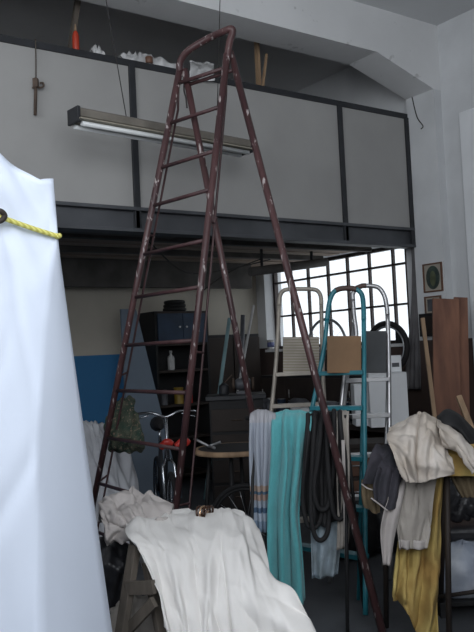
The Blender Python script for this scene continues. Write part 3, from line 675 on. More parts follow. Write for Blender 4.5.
stepladder('silver aluminium stepladder with dark grey platform, rightmost by the window', 'alu', [(352.8, 294), (356, 288.5), (362, 286), (372, 286), (379, 288), (384, 295), (386.5, 305)],
           [(353, 300), (354, 315), (356, 340), (346, 370), (342, 400), (340, 430)], [(387.5, 315), (388.5, 345), (389, 375), (389.5, 430)], [380, 416, 455, 497], (362, 386, 331, 373), 'platgrey', lambda y: 5.75-.0013*(y-290), 1, grip=[(356, 288.3), (362, 285.9), (366, 285.7)])
stepladder('teal painted stepladder with brown platform board, middle one by the window', 'tealpaint', [(328.8, 306), (331, 297), (335, 291), (341, 288.7), (350, 288.3), (357, 289.7), (361.5, 294), (363.3, 303)],
           [(327, 320), (324.5, 345), (319, 375), (311, 414)], [(363.8, 320), (364, 345), (364.3, 400), (364.7, 470)], [373, 408, 457, 505, 550], (327, 361, 336, 373), 'platbrown', lambda y: 5.42-.0023*(y-290), 1, grip=[(335.5, 290.6), (341, 288.6), (350, 288.2), (356, 289.3)], skew=.0017)

# ------------------------------------------------------------ workbench below the window and what stands on it
ZB = .8
wb = thing('workbench', 'long dark workbench running under the window', 'workbench', (5.95, 6.6, 0))
MB().box((5.5, 4.95, ZB-.06), (6.36, 8.33, ZB)).build('worktop', M['darkwood'], wb, bevel=.006)
for x in (5.58, 6.28):
    for y in (5.05, 6.7, 8.25): MB().box((x-.04, y-.04, 0), (x+.04, y+.04, ZB-.06)).build('leg', M['darkwood'], wb)
MB().box((5.56, 5.1, .2), (6.3, 8.25, .24)).build('lower_shelf', M['darkwood'], wb)
MB().box((5.55, 6.75, .3), (5.58, 8.2, .73)).build('front_panel', M['bluecab'], wb)
cab = thing('wall_cabinet', 'low dark cabinet standing on the workbench under window', 'cabinet', (6.2, 7.1, ZB))
MB().box((6.02, 5.95, ZB), (6.35, 8.1, 1.27)).build('body', M['nearblack'], cab, bevel=.005)
for k in range(4):
    y0 = 5.97+k*.535; d_ = MB().box((6.0, y0, ZB+.03), (6.02, y0+.515, 1.24)).build('door', M['darkwood'], cab, bevel=.004)
    MB().tube([(5.985, y0+.45, 1.0), (5.985, y0+.45, 1.1)], .006, 6).build('handle', M['alu'], d_)
def wheel(name, c, r, tr_, nrm, m_t, m_r, label, spokes=True, rim=.012):
    c = V(c); nrm = V(nrm).normalized(); x = nrm.cross(UPZ).normalized(); y = x.cross(nrm).normalized()
    root = thing(name, label, 'wheel', c-y*r)
    pt = lambda a, q: c+(x*cos(a)+y*sin(a))*q
    MB().tube([pt(2*pi*k/40, r-tr_) for k in range(40)], tr_, 8, closed=True).build('tyre', M[m_t], root)
    MB().tube([pt(2*pi*k/40, r-2*tr_-rim*.6) for k in range(40)], rim, 8, closed=True).build('rim', M[m_r], root)
    MB().tube([c-nrm*.04, c+nrm*.04], .02, 10).build('hub', M['alu'], root)
    if spokes:
        sp = MB()
        for k in range(16): sp.tube([pt(2*pi*k/16, .02)+nrm*.02*(-1)**k, pt(2*pi*(k+.5)/16, r-2*tr_)], .0016, 4)
        sp.build('spokes', M['paletube'], root)
    return root
cw = onX(387, 342, 6.2); r1 = cw.z-1.275
wheel('small_wheel', (6.2, cw.y, 1.275+.29), .29, .03, (1, .12, .0), 'rubber', 'paletube', 'small wheel with thick black tyre standing against the window at right', spokes=False)
cw = onX(327, 346, 6.18)
wheel('bicycle_wheel', (6.18, cw.y, 1.275+.335), .335, .008, (1, .05, 0), 'paletube', 'paletube', 'thin pale bicycle rim standing against the window behind stepladders')
# white cartons
def carton(px0, px1, py0, py1, d, depth, label, m='whitebox', zbase=None, tilt=0):
    c = [P(x, y, d) for x, y in ((px0, py1), (px1, py1), (px1, py0), (px0, py0))]
    z0 = c[0].z if zbase is None else zbase; z1 = c[3].z
    p0 = c[0].copy(); p1 = c[1].copy(); w = (p1-p0); w.z = 0; ud = UPZ.cross(w.normalized())
    a = p0; a.z = z0
    root = thing('carton', label, 'box', a+w/2+ud*depth/2)
    MB().obox(a+w/2+ud*depth/2+UPZ*(z1-z0-.004)/2, w/2, ud*depth/2, UPZ*((z1-z0-.004)/2)).build('body', M[m], root, bevel=.006)
    for s_ in (-1, 1): MB().obox(a+w/2+ud*depth*(.5+.25*s_)+UPZ*(z1-z0), w/2*.99, ud*depth*.245, UPZ*.003).build('flap', M[m], root)
    return root, (a, w, ud, z1)
r1_, (a, w, ud, z1) = carton(371, 409.5, 374, 424, 7.55, .3, 'large white cardboard carton on workbench beside silver stepladder', zbase=ZB)
r2_, q2 = carton(390, 402, 356, 373, 7.66, .15, 'small white carton on top of the large white carton', zbase=z1+.004)
MB().obox(q2[0]+q2[1]*.5-q2[2]*.0015+UPZ*.07, q2[1]*.3, q2[2]*.001, UPZ*.02).build('label_patch', M['bed'], r2_)
carton(356, 371, 385, 426, 7.75, .25, 'white carton behind the legs of silver stepladder', zbase=ZB)
carton(292, 310, 409, 422, 8.9, .2, 'low white carton on bench seen just above teal towel', zbase=ZB)
# bench clutter
def can(p, r, h, body, label, cat='can', lid='alu', band=None, nm='paint_can'):
    root = thing(nm, label, cat, p)
    MB().lathe(p, [(r, 0), (r, h*.03), (r*.97, h*.05), (r*.97, h*.94), (r, h*.96), (r, h)], 16).build('body', M[body], root)
    MB().lathe(V(p)+UPZ*h*.98, [(r*.9, 0), (r*.9, h*.04)], 16).build('lid', M[lid], root)
    if band: MB().lathe(V(p)+UPZ*h*.25, [(r*.985, 0), (r*.985, h*.5)], 16).build('label_band', M[band], root)
    return root
def bottle(p, r, h, body, label, cap='red', nm='bottle'):
    root = thing(nm, label, 'bottle', p)
    MB().lathe(p, [(r*.9, 0), (r, h*.04), (r, h*.6), (r*.8, h*.7), (r*.35, h*.78), (r*.32, h*.9)], 16).build('body', M[body], root)
    MB().lathe(V(p)+UPZ*h*.88, [(r*.42, 0), (r*.42, h*.12)], 12).build('cap', M[cap], root); return root
can(V((6.53, onX(270.5, 340, 6.53).y, WZ0)), .05, .13, 'palegrey', 'small paint can with blue label at left end of window sill', band='bluelabel')
can(V((6.53, onX(297.5, 340, 6.53).y, WZ0)), .045, .09, 'bluelabel', 'short blue can on window sill behind beige stepladder')
can(V((6.53, onX(276.5, 340, 6.53).y+.02, WZ0)), .035, .08, 'palegrey', 'small grey tin next to the labelled can on window sill') if False else None
bt = bottle(V((6.55, onX(398.5, 335, 6.55).y, WZ0)), .035, .2, 'nearblack', 'black spray bottle standing on window sill near the curtain', 'nearblack', 'spray_bottle')
cl_ = bottle(V((6.27, onX(316, 340, 6.27).y, 1.272)), .07, .42, 'bed', 'grey flask between the beige and teal stepladder hoops', 'alu', 'flask')
rnd = random.Random(5)
def bench_pt(px, py): return onZ(px, py, ZB)
spec = [('vise', 236, 405), ('toolbox', 262, 408), ('can', 282, 412), ('can', 293, 414), ('jar', 302, 416), ('motor', 330, 420), ('can', 345, 424), ('toolbox', 352, 420), ('jar', 270, 412), ('motor', 300, 410), ('can', 252, 405)]
names = {'vise': 'bench vise', }
lbl = {0: 'dark bench vise at far end of workbench', 1: 'dark grey toolbox on bench left of beige stepladder', 2: 'grey metal can seen between beige stepladder treads, left one', 3: 'grey metal can seen between beige stepladder treads, right one', 4: 'cloudy glass jar on bench below the ribbed platform', 5: 'round electric motor on bench behind teal stepladder', 6: 'dull can on bench behind right rail of teal stepladder', 7: 'dark toolbox on bench behind silver stepladder', 8: 'small jar on bench beside the left rail of beige stepladder', 9: 'black motor casing on bench behind the beige stepladder', 10: 'small dark can between vise and toolbox on bench'}
for i, (k, x, y) in enumerate(spec):
    p = bench_pt(x, y); r_ = ray(x, y); k_ = min(max(p.x, 5.62), 5.9)/r_.x; p = V((r_.x*k_, min(r_.y*k_, 8.15), ZB))
    if k == 'can': can(p, .055, .16+.05*rnd.random(), rnd.choice(['bed', 'palegrey', 'bluecab']), lbl[i])
    elif k == 'jar': bottle(p, .05, .2, 'bed', lbl[i], 'palegrey', 'jar')
    elif k == 'motor':
        root = thing('electric_motor', lbl[i], 'motor', p)
        MB().lathe(p+V((-.02, -.14, .11)), [(.05, 0), (.09, .02), (.1, .04), (.1, .22), (.08, .25), (.02, .26)], 18, axis=V((0, 1, 0))).build('casing', M['bed'], root)
        MB().box((p.x-.08, p.y-.1, ZB), (p.x+.06, p.y+.1, ZB+.03)).build('foot_plate', M['blacksteel'], root)
    elif k == 'toolbox':
        root = thing('toolbox', lbl[i], 'toolbox', p)
        MB().box((p.x-.1, p.y-.17, ZB), (p.x+.1, p.y+.17, ZB+.15)).build('body', M['nearblack' if i == 7 else 'bed'], root, bevel=.01)
        MB().box((p.x-.105, p.y-.175, ZB+.15), (p.x+.105, p.y+.175, ZB+.19)).build('lid', M['bed'], root, bevel=.01)
        MB().tube(spline([(p.x, p.y-.08, ZB+.19), (p.x, p.y-.06, ZB+.225), (p.x, p.y+.06, ZB+.225), (p.x, p.y+.08, ZB+.19)], 4), .008, 6).build('handle', M['chrome'], root)
    else:
        root = thing('bench_vise', lbl[i], 'vise', p)
        MB().box((p.x-.08, p.y-.08, ZB), (p.x+.08, p.y+.08, ZB+.06)).build('base', M['rust'], root, bevel=.01)
        MB().box((p.x-.05, p.y-.07, ZB+.06), (p.x+.1, p.y+.07, ZB+.16)).build('fixed_jaw', M['bed'], root, bevel=.01)
        MB().box((p.x-.12, p.y-.07, ZB+.08), (p.x-.07, p.y+.07, ZB+.16)).build('sliding_jaw', M['bed'], root, bevel=.01)
        MB().tube([(p.x-.2, p.y, ZB+.1), (p.x-.07, p.y, ZB+.1)], .014, 8).build('screw', M['alu'], root)
# curtain beside the window
cu = []
for (y0, y1, x0, z) in ((5.728, 5.79, 6.415, 2.66), (5.728, 5.80, 6.415, 2.3), (5.728, 5.85, 6.41, 1.9), (5.728, 5.93, 6.40, 1.5), (5.728, 5.99, 6.385, 1.1)):
    cu.append([V((x0, y0+(y1-y0)*t, z)) for t in (0, .25, .5, .75, 1)])
o = net(cu, 10, 6, lambda u, v: .008*sin(u*24)+.004*nz(u, v*2, 1)).build('curtain', M['curtain'], thick=.005)
tag(o, 'dark grey curtain bunched at right side of window by the pillar', 'curtain')

# ------------------------------------------------------------ pillar pictures and boards
def picture(x0, x1, y0, y1, label, oval=True):
    X = 6.39; ya = onX(x0, (y0+y1)/2, X).y; yc = onX(x1, (y0+y1)/2, X).y; xm = (x0+x1)/2
    za = onX(xm, y1, X).z; zc = onX(xm, y0, X).z; lo, hi = min(ya, yc), max(ya, yc); f_ = .014
    root = thing('framed_picture', label, 'picture', (X-.01, (lo+hi)/2, za))
    fb = MB().box((X-.018, lo, za), (X, lo+f_, zc)).box((X-.018, hi-f_, za), (X, hi, zc)).box((X-.018, lo+f_, za), (X, hi-f_, za+f_)).box((X-.018, lo+f_, zc-f_), (X, hi-f_, zc))
    fb.build('frame', M['framewood'], root)
    MB().box((X-.006, lo+f_, za+f_), (X-.001, hi-f_, zc-f_)).build('mount', M['paper'], root)
    if oval:
        cy_, cz_ = (lo+hi)/2, (za+zc)/2
        for nm, ry, rz, dx, mm, oz in (('oval_print', (hi-lo)*.36, (zc-za)*.41, .009, 'icon', 0), ('print_centre', (hi-lo)*.15, (zc-za)*.27, .011, 'iconb', -.01)):
            n = 28; vs = [(X-dx, cy_+ry*cos(2*pi*k/n), cz_+oz+rz*sin(2*pi*k/n)) for k in range(n)]; vs += [(X-dx+.002, v[1], v[2]) for v in vs]
            MB().add(vs, [tuple(range(n)), tuple(range(2*n-1, n-1, -1))]+[(k, n+k, n+(k+1) % n, (k+1) % n) for k in range(n)]).build(nm, M[mm], root)
    else:
        MB().box((X-.009, lo+f_*2.4, za+f_*2.2), (X-.005, hi-f_*2.4, zc-f_*2.2)).build('print', M['bed'], root)
picture(424, 443, 263, 292, 'upper framed oval picture hanging on the white pillar')
picture(425.5, 442, 296, 314, 'lower small framed picture hanging just below the oval picture', False)
hb = MB().box((6.33, 5.44, 1.66), (6.39, 5.66, 1.9)).build('switch_box', M['nearblack'], bevel=.005); tag(hb, 'small black box fixed to the pillar below the pictures', 'box')
MB().box((6.322, 5.47, 1.69), (6.33, 5.63, 1.87)).build('cover', M['darkwood'], hb)
def plank(a, b_, w, t, label, m='plank', nm='plank', face=None, cat='plank'):
    d = b_-a; b_ = a+d*((0.0-a.z)/d.z)
    o = MB().beam(a, b_, w, t, up=face or FH).build(nm, M[m], bevel=.003); return tag(o, label, cat)
gr = 'red-brown boards leaning by the pillar'
o = plank(P(460.5, 297.5, 7.48), P(462.5, 415, 7.32), .13, .03, 'narrow red-brown board behind the wide one, its pale edge to the right'); o['group'] = gr
o = plank(P(445.5, 299, 7.42), P(447, 415, 7.26), .25, .032, 'wide red-brown wooden board leaning upright in front of pillar'); o['group'] = gr
plank(P(422.5, 318, 7.1), P(434.5, 416, 6.95), .035, .03, 'pale wooden stick leaning left of the red-brown boards', 'palewood', 'wooden_stick', cat='stick')
plank(P(458.5, 396, 6.3), P(470, 425, 6.2), .045, .04, 'pale wooden pole slanting behind the draped clothes at right', 'palewood', 'wooden_pole', cat='pole')

# ------------------------------------------------------------ back corner under the balcony
su = thing('shelf_unit', 'dark shelf unit with dark blue upper doors against the back wall', 'shelf', onY(178, 400, 8.5).xy.to_3d())
x0 = onY(150, 350, 8.45).x; x1 = onY(203, 350, 8.45).x
z_top = onY(178, 311, 8.3).z; z_mid = onY(178, 343, 8.3).z
MB().box((x0, 8.68, 0), (x1, 8.72, z_top)).build('back', M['nearblack'], su)
for x in (x0, x1-.03): MB().box((x, 8.3, 0), (x+.03, 8.68, z_top)).build('side', M['nearblack'], su)
for z in (.1, .55, .95, z_mid-.36, z_mid-.03, z_top-.03): MB().box((x0+.03, 8.31, z), (x1-.03, 8.68, z+.03)).build('shelf_board', M['darkwood'], su)
for k in range(2):
    w_ = (x1-x0-.06)/2; d_ = MB().box((x0+.03+k*w_+.003, 8.28, z_mid), (x0+.03+(k+1)*w_-.003, 8.30, z_top-.03)).build('door', M['bluecab'], su, bevel=.004)
    MB().lathe((x0+.03+w_+(-.05 if k == 0 else .05), 8.28, (z_mid+z_top)/2), [(.012, 0), (.012, .015)], 10, axis=V((0, -1, 0))).build('knob', M['alu'], d_)
zsh = z_mid-.33
bottle(V((onY(171, 360, 8.42).x, 8.42, zsh)), .045, .24, 'palegrey', 'white plastic bottle standing on the dark shelf unit', 'palegrey')
can(V((onY(178, 378, 8.42).x, 8.42, .98)), .06, .2, 'yel', 'yellow can on a lower board of the dark shelf unit', lid='yel')
can(V((onY(188, 378, 8.42).x, 8.42, .98)), .05, .16, 'redbit', 'dull red can beside the yellow can on shelf unit', lid='bed')
can(V((onY(163, 378, 8.42).x, 8.42, .98)), .05, .18, 'bed', 'grey can left of the yellow can on shelf unit')
c = V((onY(176, 311, 8.45).x, 8.48, z_top)); 
bk = thing('coiled_hose', 'coil of dark hose lying on top of the shelf unit', 'hose', c)
for k in range(3): MB().tube([c+V((cos(2*pi*i/24)*(.13-.01*k), sin(2*pi*i/24)*.12, .03+.045*k)) for i in range(24)], .024, 8, closed=True).build('loop', M['nearblack'], bk)
tcb = P(238, 440, 8.0).xy.to_3d()
tk = thing('tool_cabinet', 'dark low tool cabinet standing left of the workbench end', 'cabinet', tcb)
MB().obox(tcb+UPZ*.56, RT*.27, FH*.24, UPZ*.56).build('body', M['nearblack'], tk, bevel=.006)
MB().obox(tcb+UPZ*1.14, RT*.3, FH*.27, UPZ*.02).build('top_board', M['blacksteel'], tk, bevel=.004)
for k in range(4):
    dw = MB().obox(tcb+UPZ*(.17+.25*k)-FH*.245, RT*.25, FH*.008, UPZ*.11).build('drawer', M['darkwood'], tk, bevel=.004)
    MB().tube([tcb+UPZ*(.17+.25*k)-FH*.265-RT*.05, tcb+UPZ*(.17+.25*k)-FH*.265+RT*.05], .006, 6).build('handle', M['rust'], dw)
for (dx, nm_, lb2, m2) in ((-.12, 'oil_can', 'dark oil can on top of the low tool cabinet', 'blacksteel'), (.08, 'grinder', 'small grey bench grinder on top of the low tool cabinet', 'bed')):
    q_ = tcb+UPZ*1.161+RT*dx; t_ = thing(nm_, lb2, nm_.replace('_', ' '), q_)
    if dx < 0:
        MB().lathe(q_, [(.05, 0), (.055, .01), (.05, .09), (.015, .12)], 14).build('body', M[m2], t_); MB().tube([q_+UPZ*.11, q_+UPZ*.2+RT*.09], .006, 6).build('spout', M['rust'], t_)
    else:
        MB().obox(q_+UPZ*.015, RT*.07, FH*.06, UPZ*.014).build('base', M[m2], t_); MB().lathe(q_+UPZ*.1-RT*.08, [(.04, 0), (.06, .02), (.06, .14), (.04, .16)], 16, axis=RT).build('motor', M[m2], t_)
        for s_ in (-.1, .1): MB().lathe(q_+UPZ*.1+RT*(s_-.012), [(.065, 0), (.065, .024)], 20, axis=RT).build('stone', M['rust'], t_)
cx0 = onY(207, 400, 8.4).x; cx1 = onY(262, 400, 8.4).x
kc = thing('dark_cupboard', 'wide black cupboard against back wall behind the leaning poles', 'cupboard', ((cx0+cx1)/2, 8.55, 0))
MB().box((cx0, 8.4, 0), (cx1, 8.72, 1.82)).build('body', M['nearblack'], kc, bevel=.006)
for k in range(2):
    w_ = (cx1-cx0)/2; d_ = MB().box((cx0+k*w_+.01, 8.38, .06), (cx0+(k+1)*w_-.01, 8.4, 1.78)).build('door', M['darkwood'], kc, bevel=.004)
    MB().tube([(cx0+w_+(.05 if k else -.05), 8.36, .9), (cx0+w_+(.05 if k else -.05), 8.36, 1.02)], .007, 6).build('handle', M['rust'], d_)
# leaning board
a = onY(121, 309, 8.0); b_ = onY(136, 309, 8.0); c = onY(168, 440, 7.7); d = onY(128, 440, 7.7)
k1 = (0-a.z)/(d.z-a.z); D = a+(d-a)*k1; C = b_+(c-b_)*((0-b_.z)/(c.z-b_.z)); t = V((0, .03, 0))
vs = [a, b_, C, D]; vs += [v+t for v in vs]
o = MB().add(vs, [(0, 3, 2, 1), (4, 5, 6, 7), (0, 1, 5, 4), (1, 2, 6, 5), (2, 3, 7, 6), (3, 0, 4, 7)]).build('leaning_board', M['greyblue']); tag(o, 'grey blue board leaning upright before the blue painted wall', 'board')
def pole(a, b_, r, m, label, nm='pole'):
    d = b_-a; b_ = a+d*((0.0-a.z)/d.z); return tag(MB().tube([a, b_], r, 8).build(nm, M[m]), label, 'pole')
pole(P(229.5, 318, 8.75), P(219, 395, 8.68), .022, 'tealpole', 'pale teal pole leaning in the back corner behind ladder')
pole(P(253.7, 305, 9.3), P(245, 352, 9.26), .016, 'palegrey', 'thin pale grey pole leaning near the left window edge')
pole(P(243, 315, 9.4), P(242, 345, 9.38), .028, 'bed', 'thick dull grey pole standing between the two thin poles')
for i, (pts, lb) in enumerate((([onY(150, 262, 6.7), onY(185, 272, 7.0), onY(225, 270, 7.3), onY(270, 256, 7.4)], 'thin dark cable sagging under the balcony behind ladder'), ([onY(196, 296, 7.6), onY(220, 278, 7.5), onY(238, 268, 7.4), onY(262, 262, 7.35)], 'bent grey cable looped under the balcony near the window'))):
    for p in pts: p.z = min(p.z, 2.7)
    pts[0].z = 2.71 if i == 0 else pts[0].z
    pts[-1].z = 2.68
    tag(MB().tube(spline(pts, 8), .008, 6).build('cable', M['cord']), lb, 'cable')
pp_ = tag(MB().tube([onY(250, 272, 6.9), onY(326, 262, 6.9)], .05, 12).build('stored_pipe', M['joist']), 'thick dark pipe stored under balcony before the window top', 'pipe')
for px_ in (262, 312):
    q_ = onY(px_, 267, 6.9); MB().box((q_.x-.008, 6.885, q_.z-.0), (q_.x+.008, 6.915, 2.75)).build('bracket', M['blacksteel'], pp_)
tag(MB().beam(V((1.8, 6.2, 2.7)), V((3.7, 6.2, 2.7)), .16, .04).build('stored_board', M['joist']), 'dark board fixed under the balcony at left', 'board')

# ------------------------------------------------------------ bicycle and things about it
bc = P(164, 470, 6.8); g0 = bc.copy(); g0.z = 0
by = thing('bicycle', 'dark bicycle with chrome handlebar parked behind the red ladder', 'bicycle', g0)
bf = (P(171, 440, 6.4)-P(158, 440, 7.4)); bf.z = 0; bf.normalize(); bs = bf.cross(UPZ)
def bp(f_, s_, z): return g0+bf*f_+bs*s_+UPZ*z
for nm, f_ in (('front_wheel', .52), ('rear_wheel', -.52)):
    c = bp(f_, 0, .33)
    w_ = MB().tube([c+bf*cos(2*pi*k/36)*.31+UPZ*sin(2*pi*k/36)*.31 for k in range(36)], .02, 8, closed=True).build(nm, M['rubber'], by)
    MB().tube([c+bf*cos(2*pi*k/36)*.285+UPZ*sin(2*pi*k/36)*.285 for k in range(36)], .01, 6, closed=True).build('rim', M['chrome'], w_)
    sp = MB()
    for k in range(16): sp.tube([c, c+bf*cos(2*pi*k/16)*.28+UPZ*sin(2*pi*k/16)*.28], .0016, 4)
    sp.build('spokes', M['chrome'], w_)
fm = MB()
for a, c in (((.3, 0, .85), (-.1, 0, .3)), ((-.1, 0, .3), (-.22, 0, .82)), ((-.2, 0, .78), (.3, 0, .85)), ((-.1, 0, .3), (-.52, 0, .33)), ((-.52, 0, .33), (-.2, 0, .78))): fm.tube([bp(*a), bp(*c)], .017, 8)
fm.build('frame', M['blacksteel'], by)
for s_ in (-.05, .05): MB().tube([bp(.52, s_, .33), bp(.36, s_, .68), bp(.34, s_*.4, .74)], .013, 8).build('fork_blade', M['chrome'], by)
MB().tube([bp(.34, 0, .72), bp(.27, 0, 1.08)], .016, 8).build('stem', M['chrome'], by)
hb = MB().tube(spline([bp(.05, -.29, 1.05), bp(.15, -.27, 1.1), bp(.27, -.12, 1.12), bp(.28, 0, 1.08), bp(.27, .12, 1.12), bp(.15, .27, 1.1), bp(.05, .29, 1.05)], 5), .012, 8).build('handlebar', M['chrome'], by)
for s_ in (-1, 1):
    MB().tube([bp(.12, .275*s_, 1.085), bp(.03, .295*s_, 1.04)], .018, 8).build('grip', M['rubber'], hb)
    MB().tube([bp(.26, .14*s_, 1.1), bp(.2, .26*s_, 1.06)], .006, 6).build('brake_lever', M['chrome'], hb)
MB().tube([bp(-.22, 0, .82), bp(-.24, 0, .95)], .014, 8).build('seat_post', M['chrome'], by)
MB().tube([bp(-.38, 0, .97), bp(-.25, 0, .98), bp(-.1, 0, .97)], [.07, .055, .02], 10).build('saddle', M['rubber'], by)
for a_, c_ in ((-.17, -.06), (-.03, .07)):
    MB().tube(spline([bp(.42, a_, .86), bp(.43, a_*.6+c_*.4, .89), bp(.42, a_*.3+c_*.7, .87), bp(.41, c_, .84)], 4), [.012]+[.03]*11+[.012], 10).build('red_rag', M['redbit'], by)
# camouflage jacket hanging in front of the bicycle, and grey cover sheet
o = net([Prow([(116, 406), (122, 400), (128, 397), (133, 402)], 6.25), Prow([(110, 416), (119, 408), (129, 404), (136, 413)], 6.1), Prow([(104, 426), (118, 424), (131, 424), (142, 430)], 6.05), Prow([(108, 440), (119, 442), (132, 442), (145, 444)], 6.05), Prow([(108, 450), (119, 452), (132, 452), (143, 450)], 6.15)], 8, 8, lambda u, v: .02*nz(u*1.5, v*1.5, 2)).build('camouflage_jacket', M['camo'], thick=.006)
tag(o, 'green camouflage jacket bundled behind the lower ladder rungs', 'jacket')
cv = []
for (y, l, r_, d_) in ((424, 80, 101, 7.15), (421, 80, 106, 7.0), (432, 80, 116, 6.9), (446, 80, 127, 6.8), (470, 80, 134, 6.7), (498, 80, 140, 6.6), (530, 80, 144, 6.55), (548, 78, 149, 6.5)):
    cv.append([P(l+(r_-l)*t, y+(5*t if y < 440 else 0), d_+.5*abs(t-.45)**1.3) for t in (0, .2, .4, .6, .8, 1)])
for r_ in cv:
    for p in r_: p.z = max(p.z, .01)
o = net(cv, 14, 10, lambda u, v: crC(v, u)*1.4+.02*tri(u*14+3*v)*v).build('grey_cover', M['greycover'], thick=.005)
tag(o, 'grey cloth cover over a low shape beside the white dust sheet', 'cover')
sq = MB().lathe(P(100, 415, 7.1)+V((0, 0, -.02)), [(.1, 0), (.16, .04), (.17, .12), (.1, .2), (.02, .22)], 16); 
sq = None
# round table
tc = P(236, 455, 6.45); tc.z = .78
tb = thing('round_table', 'low round dark table with pale bent wood edge in mid room', 'table', (tc.x, tc.y, 0))
MB().lathe(tc, [(.30, 0), (.335, .004), (.335, .03), (.3, .034)], 40).build('table_top', M['nearblack'], tb)
MB().lathe(tc+UPZ*.0, [(.34, -.006), (.345, 0), (.345, .03), (.34, .033)], 40).build('edge_band', M['palewood'], tb)
for k in range(4):
    a = pi/4+k*pi/2; MB().tube([tc+V((cos(a)*.22, sin(a)*.22, 0)), V((tc.x+cos(a)*.3, tc.y+sin(a)*.3, 0))], .016, 8).build('leg', M['nearblack'], tb)
cp = P(214, 455, 6.45)
vz = thing('metal_bracket', 'small bright metal bracket lying on edge of the round table', 'bracket', V((tc.x, tc.y, .815))-RT*.2)
b0 = V((tc.x, tc.y, .83))-RT*.22
MB().tube([b0-RT*.12+UPZ*.07, b0, b0+RT*.1+UPZ*.03], .012, 8).build('arm', M['alu'], vz); MB().tube([b0, b0+RT*.05-FH*.12], .012, 8).build('arm', M['alu'], vz)
wheel('bicycle_wheel', P(247, 520, 5.95).xy.to_3d()+UPZ*.3, .3, .018, FH+RT*.3, 'rubber', 'nearblack', 'dark bicycle wheel leaning by the round table behind striped towel')

# ------------------------------------------------------------ clothes stand at right
cs = thing('clothes_stand', 'dark brown metal stand carrying the pile of work clothes at right', 'stand', P(440, 640, 4.2).xy.to_3d())
SA = P(372, 452, 4.28); SB = P(484, 452, 4.12)
SA.z = SB.z = (SA.z+SB.z)/2
MB().tube([SA, SB], .016, 10).build('top_bar', M['darkwood'], cs)
def sleg(a, b_):
    d = b_-a; b_ = a+d*((0-a.z)/d.z); MB().tube([a, b_], .0155, 10).build('leg', M['darkwood'], cs)
m0 = SA+(SB-SA)*.66
m1 = P(447, 480, m0.dot(FH)-.02); m2 = P(449, 632, m0.dot(FH)-.05)
m0 = m1+(m1-m2)*((SA.z-m1.z)/(m1.z-m2.z))
sleg(m0, m2)
sleg(SA+(SB-SA)*.12, P(386, 600, 4.45)); sleg(SB, P(487, 632, 4.1)); sleg(m0+FH*.03, P(441, 600, 4.6))
ca = P(438, 597, 4.5); cb = P(487, 590, 4.35)
MB().tube([ca, cb], .012, 8).build('cross_bar', M['darkwood'], cs)
# yellow trousers
def row4(y, xs, d): return [P(x, y, d+.0*(i)) for i, x in enumerate(xs)]
crY = creases(31, 34, .022, .03, spread=.7, ln=.3)
o = net([row4(500, (402, 412, 424, 434, 444), 4.38), row4(462, (402, 412, 424, 436, 446), 4.3), row4(447, (402, 412, 424, 436, 446), 4.22), row4(465, (401, 412, 424, 436, 445), 4.17), row4(510, (400, 411, 421, 432, 441.5), 4.15),
         row4(560, (394, 407, 419, 430, 440.5), 4.15), row4(592, (391, 404, 418, 429, 439.5), 4.13), Prow([(394, 600), (405, 608), (416, 632), (427, 636), (438, 636)], 4.13)], 18, 12, lambda u, v: crY(u, v)*min(1, v*2)+(.030*tri(u*15+4*v+1.5*sin(v*6))+.018*nz(u*1.4, v*2.6, 3))*min(1, v*1.6)).build('yellow_trousers', M['yellow'], thick=.005)
tag(o, 'long ochre yellow work trousers hanging to floor from the clothes stand', 'trousers')
o = net([row4(478, (440, 452, 466, 484), 4.4), row4(447, (438, 452, 466, 484), 4.2), row4(452, (438, 452, 466, 484), 4.08), row4(468, (440, 454, 467, 484), 4.06), row4(476, (442, 456, 468, 484), 4.06)], 8, 6, lambda u, v: .006*nz(u, v, 2)).build('yellow_cloth', M['yellow'], thick=.005)
tag(o, 'folded yellow cloth under the jacket collar on the clothes stand', 'cloth')
o = net([row4(468, (446, 456, 468, 486), 4.3), row4(472, (448, 458, 470, 486), 4.2), row4(485, (455, 464, 472, 486), 4.16), row4(497, (462, 468, 476, 486), 4.16)], 6, 6, lambda u, v: .015*sin(u*26)).build('brown_cloth', M['olive'], thick=.005)
tag(o, 'ragged brown cloth hanging below the folded yellow cloth', 'cloth')
# shirt with pale hem, below the jacket
o = net([row4(470, (396, 406, 420, 436), 4.2), row4(475, (394, 405, 420, 437), 4.1), row4(500, (386, 402, 418, 434), 4.05), row4(525, (396, 404, 416, 431), 4.04), row4(548, (399, 406, 415, 427), 4.04)], 18, 12, lambda u, v: crS(u, v)+.012*tri(u*10+3*v)).build('work_shirt', M['jacket2'], thick=.005)
sh = tag(o, 'greyish beige work shirt hanging under the cream jacket', 'shirt')
net([row4(540, (398, 405.5, 415, 428.3), 4.026), row4(549, (399, 406, 415, 427.2), 4.026)], 8, 3, lambda u, v: .014*sin(u*16+2)).build('hem', M['greige'], sh, thick=.004)
o = net([row4(478, (392, 396, 401, 406), 4.1), row4(500, (386, 391, 396, 402), 4.03), row4(530, (380, 386, 391, 396), 4.02), row4(565, (383, 387, 389, 391), 4.02)], 8, 8, lambda u, v: .010*sin(u*9+3*v)).build('shirt_sleeve', M['greige'], sh, thick=.005)
